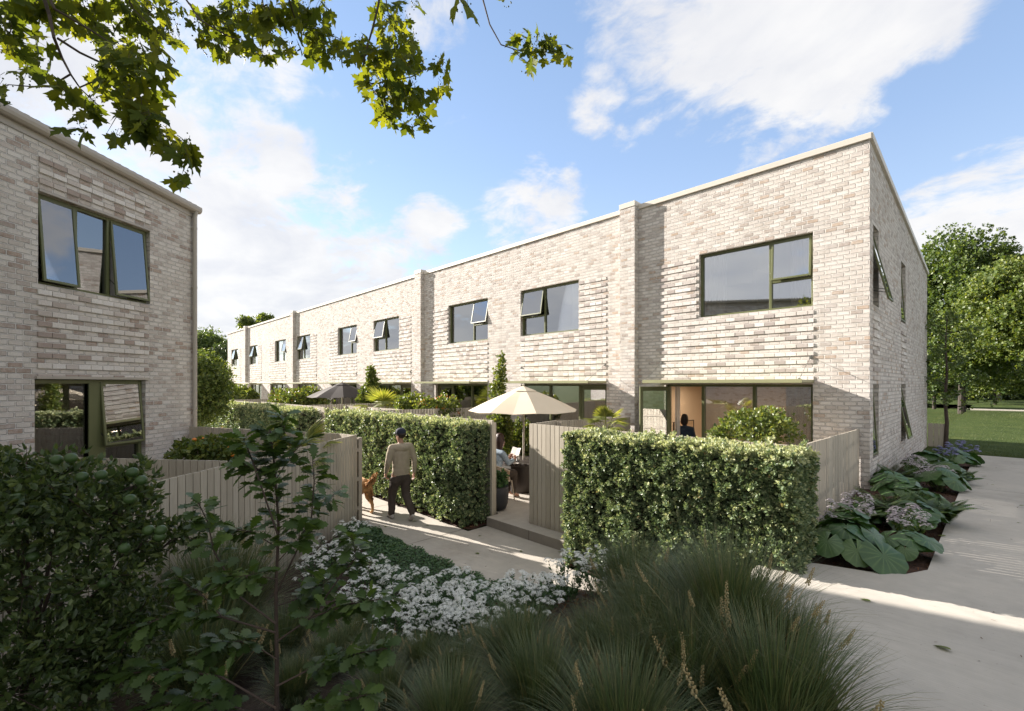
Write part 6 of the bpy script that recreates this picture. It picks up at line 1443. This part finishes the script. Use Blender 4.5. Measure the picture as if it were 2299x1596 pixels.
# person indoors
q = sight(1538, 862, 12.35); t = thing('person', 'dark haired person in a blue shirt standing inside the open glass door', 'person', (q.x, q.y, .165), R(18))
J = {'pel': ((0, 0, .90), (.15, .115)), 'wst': ((0, .0, 1.03), (.13, .10)), 'chs': ((0, .01, 1.20), (.15, .11)), 'sho': ((0, .0, 1.32), (.125, .085)), 'neck': ((0, .005, 1.41), .047), 'sL': ((-.165, 0, 1.32), .055), 'eL': ((-.22, .0, 1.07), .04), 'wL': ((-.20, .15, .93), .026), 'pL': ((-.17, .20, .93), (.02, .033)),
     'sR': ((.165, 0, 1.32), .055), 'eR': ((.22, .0, 1.07), .04), 'wR': ((.20, .15, .93), .026), 'pR': ((.17, .20, .93), (.02, .033)), 'hL': ((-.09, .0, .84), .09), 'kL': ((-.09, .02, .46), .057), 'aL': ((-.09, .0, .08), .037), 'fL': ((-.09, .12, .035), .033), 'hR': ((.09, .0, .84), .09), 'kR': ((.09, .02, .46), .057), 'aR': ((.09, .0, .08), .037), 'fR': ((.09, .12, .035), .033)}
c, fx = add_head(J, E2 := [(a, b) for a, b in E if not a[0] in 'fgtu' and b[0] not in 'fght' and (a, b) not in (('neck', 'jaw'), ('jaw', 'mid'), ('mid', 'crn'), ('crn', 'top'))] + [('aL', 'fL'), ('aR', 'fR')], (0, .01, 1.415), .97, yaw=R(-25))
E2 = [e for e in E2 if e[0] in J and e[1] in J]; E2 = list(dict.fromkeys(E2))
if ('pel', 'hL') not in E2: E2 += [('pel', 'hL'), ('pel', 'hR')]
fingers(J, E2, 'pL', (-.16, .22, .93), (1, 0, 0), (.2, .9, 0), (0, 0, .9), 1.0); fingers(J, E2, 'pR', (.16, .22, .93), (-1, 0, 0), (-.2, .9, 0), (0, 0, .9), 1.0)
skin('body', J, E2, M_SKIN, t); face(t, c, fx, .97)
skin('shirt', {'a': ((0, 0, .86), (.175, .135)), 'b': ((0, 0, 1.0), (.16, .125)), 'c': ((0, .0, 1.17), (.172, .125)), 'e': ((0, .0, 1.31), (.14, .10)), 'n': ((0, .003, 1.385), .06), 'sL': ((-.17, 0, 1.31), .073), 'eL': ((-.225, .0, 1.08), .058), 'sR': ((.17, 0, 1.31), .073), 'eR': ((.225, .0, 1.08), .058)},
     [('a', 'b'), ('b', 'c'), ('c', 'e'), ('e', 'n'), ('e', 'sL'), ('sL', 'eL'), ('e', 'sR'), ('sR', 'eR')], M_BLUE, t)
skin('trousers', {'p': ((0, 0, .90), (.16, .125)), 'hL': ((-.09, .0, .76), .10), 'kL': ((-.09, .02, .46), .075), 'aL': ((-.09, .0, .12), .058), 'hR': ((.09, .0, .76), .10), 'kR': ((.09, .02, .46), .075), 'aR': ((.09, .0, .12), .058)}, [('p', 'hL'), ('hL', 'kL'), ('kL', 'aL'), ('p', 'hR'), ('hR', 'kR'), ('kR', 'aR')], M_TROUS, t)
hair(t, c, fx, .10, M_HAIR, 1.02)
# picture on the party wall
t = thing('framed_picture', 'framed landscape picture on the wall behind the person indoors', 'picture', (-5.185, 2.26, .62))
m = MB(); w_, h_ = 1.37, .88
m.box((0, 0, 0), (.03, .02, h_)).box((0, w_ - .02, 0), (.03, w_, h_)).box((0, .021, 0), (.03, w_ - .021, .02)).box((0, .021, h_ - .02), (.03, w_ - .021, h_)); m.build('frame', M_TABLE, t)
MB().box((.004, .022, .022), (.012, w_ - .022, h_ - .022)).build('canvas', plain('abstract_tan_painting', (.50, .36, .22), (.62, .50, .36), .8, 2, .05, stretch=(1, 1, 5)), t)
# ================================================================ sky and light
SUN = V(-4.0, -1.0, 1.66).normalized()
EL = math.asin(SUN.z)
sd = bpy.data.lights.new('sun', 'SUN'); so = bpy.data.objects.new('sun', sd); COL.objects.link(so)
sd.energy = 4.7; sd.angle = R(.6); sd.color = (1.0, .925, .84)
so.rotation_euler = (-SUN).to_track_quat('-Z', 'Y').to_euler(); so.location = (-20, -10, 30)
w = bpy.data.worlds.new('World'); SC.world = w; w.use_nodes = True; nt = w.node_tree; nt.nodes.clear()
class WN(NT):
    def __init__(s, t): s.t = t; s.o = s.n('ShaderNodeOutputWorld')
t = WN(nt)
sky = t.n('ShaderNodeTexSky'); sky.sky_type = 'NISHITA'; sky.sun_disc = False; sky.sun_elevation = EL
sky.sun_rotation = math.atan2(SUN.x, SUN.y); sky.altitude = 50; sky.air_density = 1.0; sky.dust_density = .15; sky.ozone_density = 2.0
gen = t.n('ShaderNodeTexCoord').outputs['Generated']
dx, dy, dz = t.sep(gen)
den = t.math('ADD', t.math('MAXIMUM', dz, 0.0), .22)
pl = t.comb(t.math('DIVIDE', dx, den), t.math('DIVIDE', dy, den), 0.0)
mp = t.n('ShaderNodeMapping'); mp.inputs['Rotation'].default_value = (0, 0, R(25)); mp.inputs['Scale'].default_value = (1.0, 1.2, 1.0); t.l(pl, mp.inputs[0])
warp = t.n('ShaderNodeVectorMath', operation='ADD'); t.l(mp.outputs[0], warp.inputs[0])
wn = t.n('ShaderNodeVectorMath', operation='SCALE'); t.l(t.noise(mp.outputs[0], 1.6, 3, .5, 'Color'), wn.inputs[0]); wn.inputs['Scale'].default_value = .35; t.l(wn.outputs[0], warp.inputs[1])
f1 = t.noise(warp.outputs[0], 1.9, 9, .60)
f2 = t.noise(warp.outputs[0], 7.0, 6, .62)
field = t.math('ADD', t.math('MULTIPLY', f1, .62), t.math('MULTIPLY', f2, .38))
# cloud banks: (direction as survey pixel, half-width in degrees, weight)
BANKS = [(1660, 10, 12, .25), (1850, 80, 11, .25), (2010, 40, 7, .20), (1500, 0, 12, .20), (1345, 215, 5.0, .20), (1440, 275, 4.5, .17), (1520, 268, 4, .15), (1650, 215, 5, .15), (1690, 355, 4.0, .17), (1800, 300, 4.5, .14), (1620, 300, 3.0, .12),
         (1250, 440, 5, .14), (1200, 370, 3, .15), (860, 385, 3, .12), (560, 320, 6, .19), (640, 350, 5, .16), (500, 250, 5, .12), (420, 190, 5, .13), (980, 45, 4, .12), (120, 250, 20, .20), (280, 330, 12, .14),
         (620, 460, 9, .20), (760, 500, 9, .20), (930, 540, 9, .17), (560, 640, 16, .30), (800, 640, 12, .20), (1200, 500, 9, .16), (2250, 470, 7, .26), (2120, 500, 6, .2), (2299, 560, 8, .22), (1560, 420, 3, .10)]
BACK = [V(.42, 1, .45), V(.9, 1, .3), -FV + V(0, 0, .9), -FV + V(0, 0, 2.5), RV - FV * .9 + V(0, 0, .5), V(.1, -1, .25), V(-.7, -1, .3), V(.7, -.6, .4), V(.9, -.5, .3), V(-.9, -.4, .9), V(.3, -.7, .9)]   # more cloud lies behind the camera
acc = None
for q in BANKS + BACK:
    if len(q) == 4: (u, v, deg, wt) = q; d = (((u - 1149.5) / 1044) * RV + FV + V(0, 0, -(v - 862) / 1044)).normalized()
    else: d = q.normalized(); deg = 45 if q.y < .5 else 17; wt = .30
    dp = t.n('ShaderNodeVectorMath', operation='DOT_PRODUCT'); t.l(gen, dp.inputs[0]); dp.inputs[1].default_value = d
    mr = t.n('ShaderNodeMapRange', interpolation_type='SMOOTHSTEP'); t.l(dp.outputs['Value'], mr.inputs[0])
    mr.inputs[1].default_value = math.cos(R(deg)); mr.inputs[2].default_value = 1.0; mr.inputs[3].default_value = 0; mr.inputs[4].default_value = wt
    acc = mr.outputs[0] if acc is None else t.math('MAXIMUM', acc, mr.outputs[0])
low = t.n('ShaderNodeMapRange'); t.l(dz, low.inputs[0]); low.inputs[1].default_value = .30; low.inputs[2].default_value = .0; low.inputs[3].default_value = 0; low.inputs[4].default_value = .12
hi = t.n('ShaderNodeMapRange'); t.l(dz, hi.inputs[0]); hi.inputs[1].default_value = .66; hi.inputs[2].default_value = .80; hi.inputs[3].default_value = 0; hi.inputs[4].default_value = .22
cov = t.math('ADD', t.math('ADD', t.math('ADD', field, acc), low.outputs[0]), hi.outputs[0])
cm = t.n('ShaderNodeMapRange', interpolation_type='SMOOTHSTEP'); t.l(cov, cm.inputs[0]); cm.inputs[1].default_value = .60; cm.inputs[2].default_value = .75
thin = t.math('MULTIPLY', cm.outputs[0], .93)
# cloud tone: bright rims, greyer thick parts
tone = t.ramp(t.noise(warp.outputs[0], 2.6, 6, .55), [(.34, (.80, .81, .86)), (.60, (1, .985, .975))])
hs = t.n('ShaderNodeHueSaturation'); hs.inputs['Saturation'].default_value = SKY_SAT; hs.inputs['Value'].default_value = SKY_VAL; t.l(sky.outputs[0], hs.inputs['Color'])
grad = t.ramp(t.math('MAXIMUM', dz, 0.0), [(0, (.205, .228, .260)), (.18, (.160, .198, .258)), (.42, (.108, .155, .242)), (.8, (.070, .115, .200))])
sm = t.n('ShaderNodeVectorMath', operation='SCALE'); t.l(hs.outputs[0], sm.inputs[0]); sm.inputs['Scale'].default_value = SKY_STR
bgs = t.n('ShaderNodeBackground'); bgs.inputs[1].default_value = 1.0; t.l(t.mix(.62, sm.outputs[0], grad), bgs.inputs[0])
bgc = t.n('ShaderNodeBackground'); bgc.inputs[1].default_value = CLOUD_STR; t.l(tone, bgc.inputs[0])
mx = t.n('ShaderNodeMixShader'); t.l(thin, mx.inputs[0]); t.l(bgs.outputs[0], mx.inputs[1]); t.l(bgc.outputs[0], mx.inputs[2])
t.l(mx.outputs[0], t.o.inputs[0])
SC.view_settings.view_transform = 'Standard'; SC.view_settings.look = 'None'; SC.view_settings.gamma = 1; SC.view_settings.exposure = EXPO
SC.render.engine = 'CYCLES'
cy = SC.cycles; cy.use_denoising = True; cy.max_bounces = 8; cy.diffuse_bounces = 3; cy.glossy_bounces = 4; cy.transmission_bounces = 4; cy.transparent_max_bounces = 12
cy.sample_clamp_indirect = 6; cy.caustics_reflective = False; cy.caustics_refractive = False
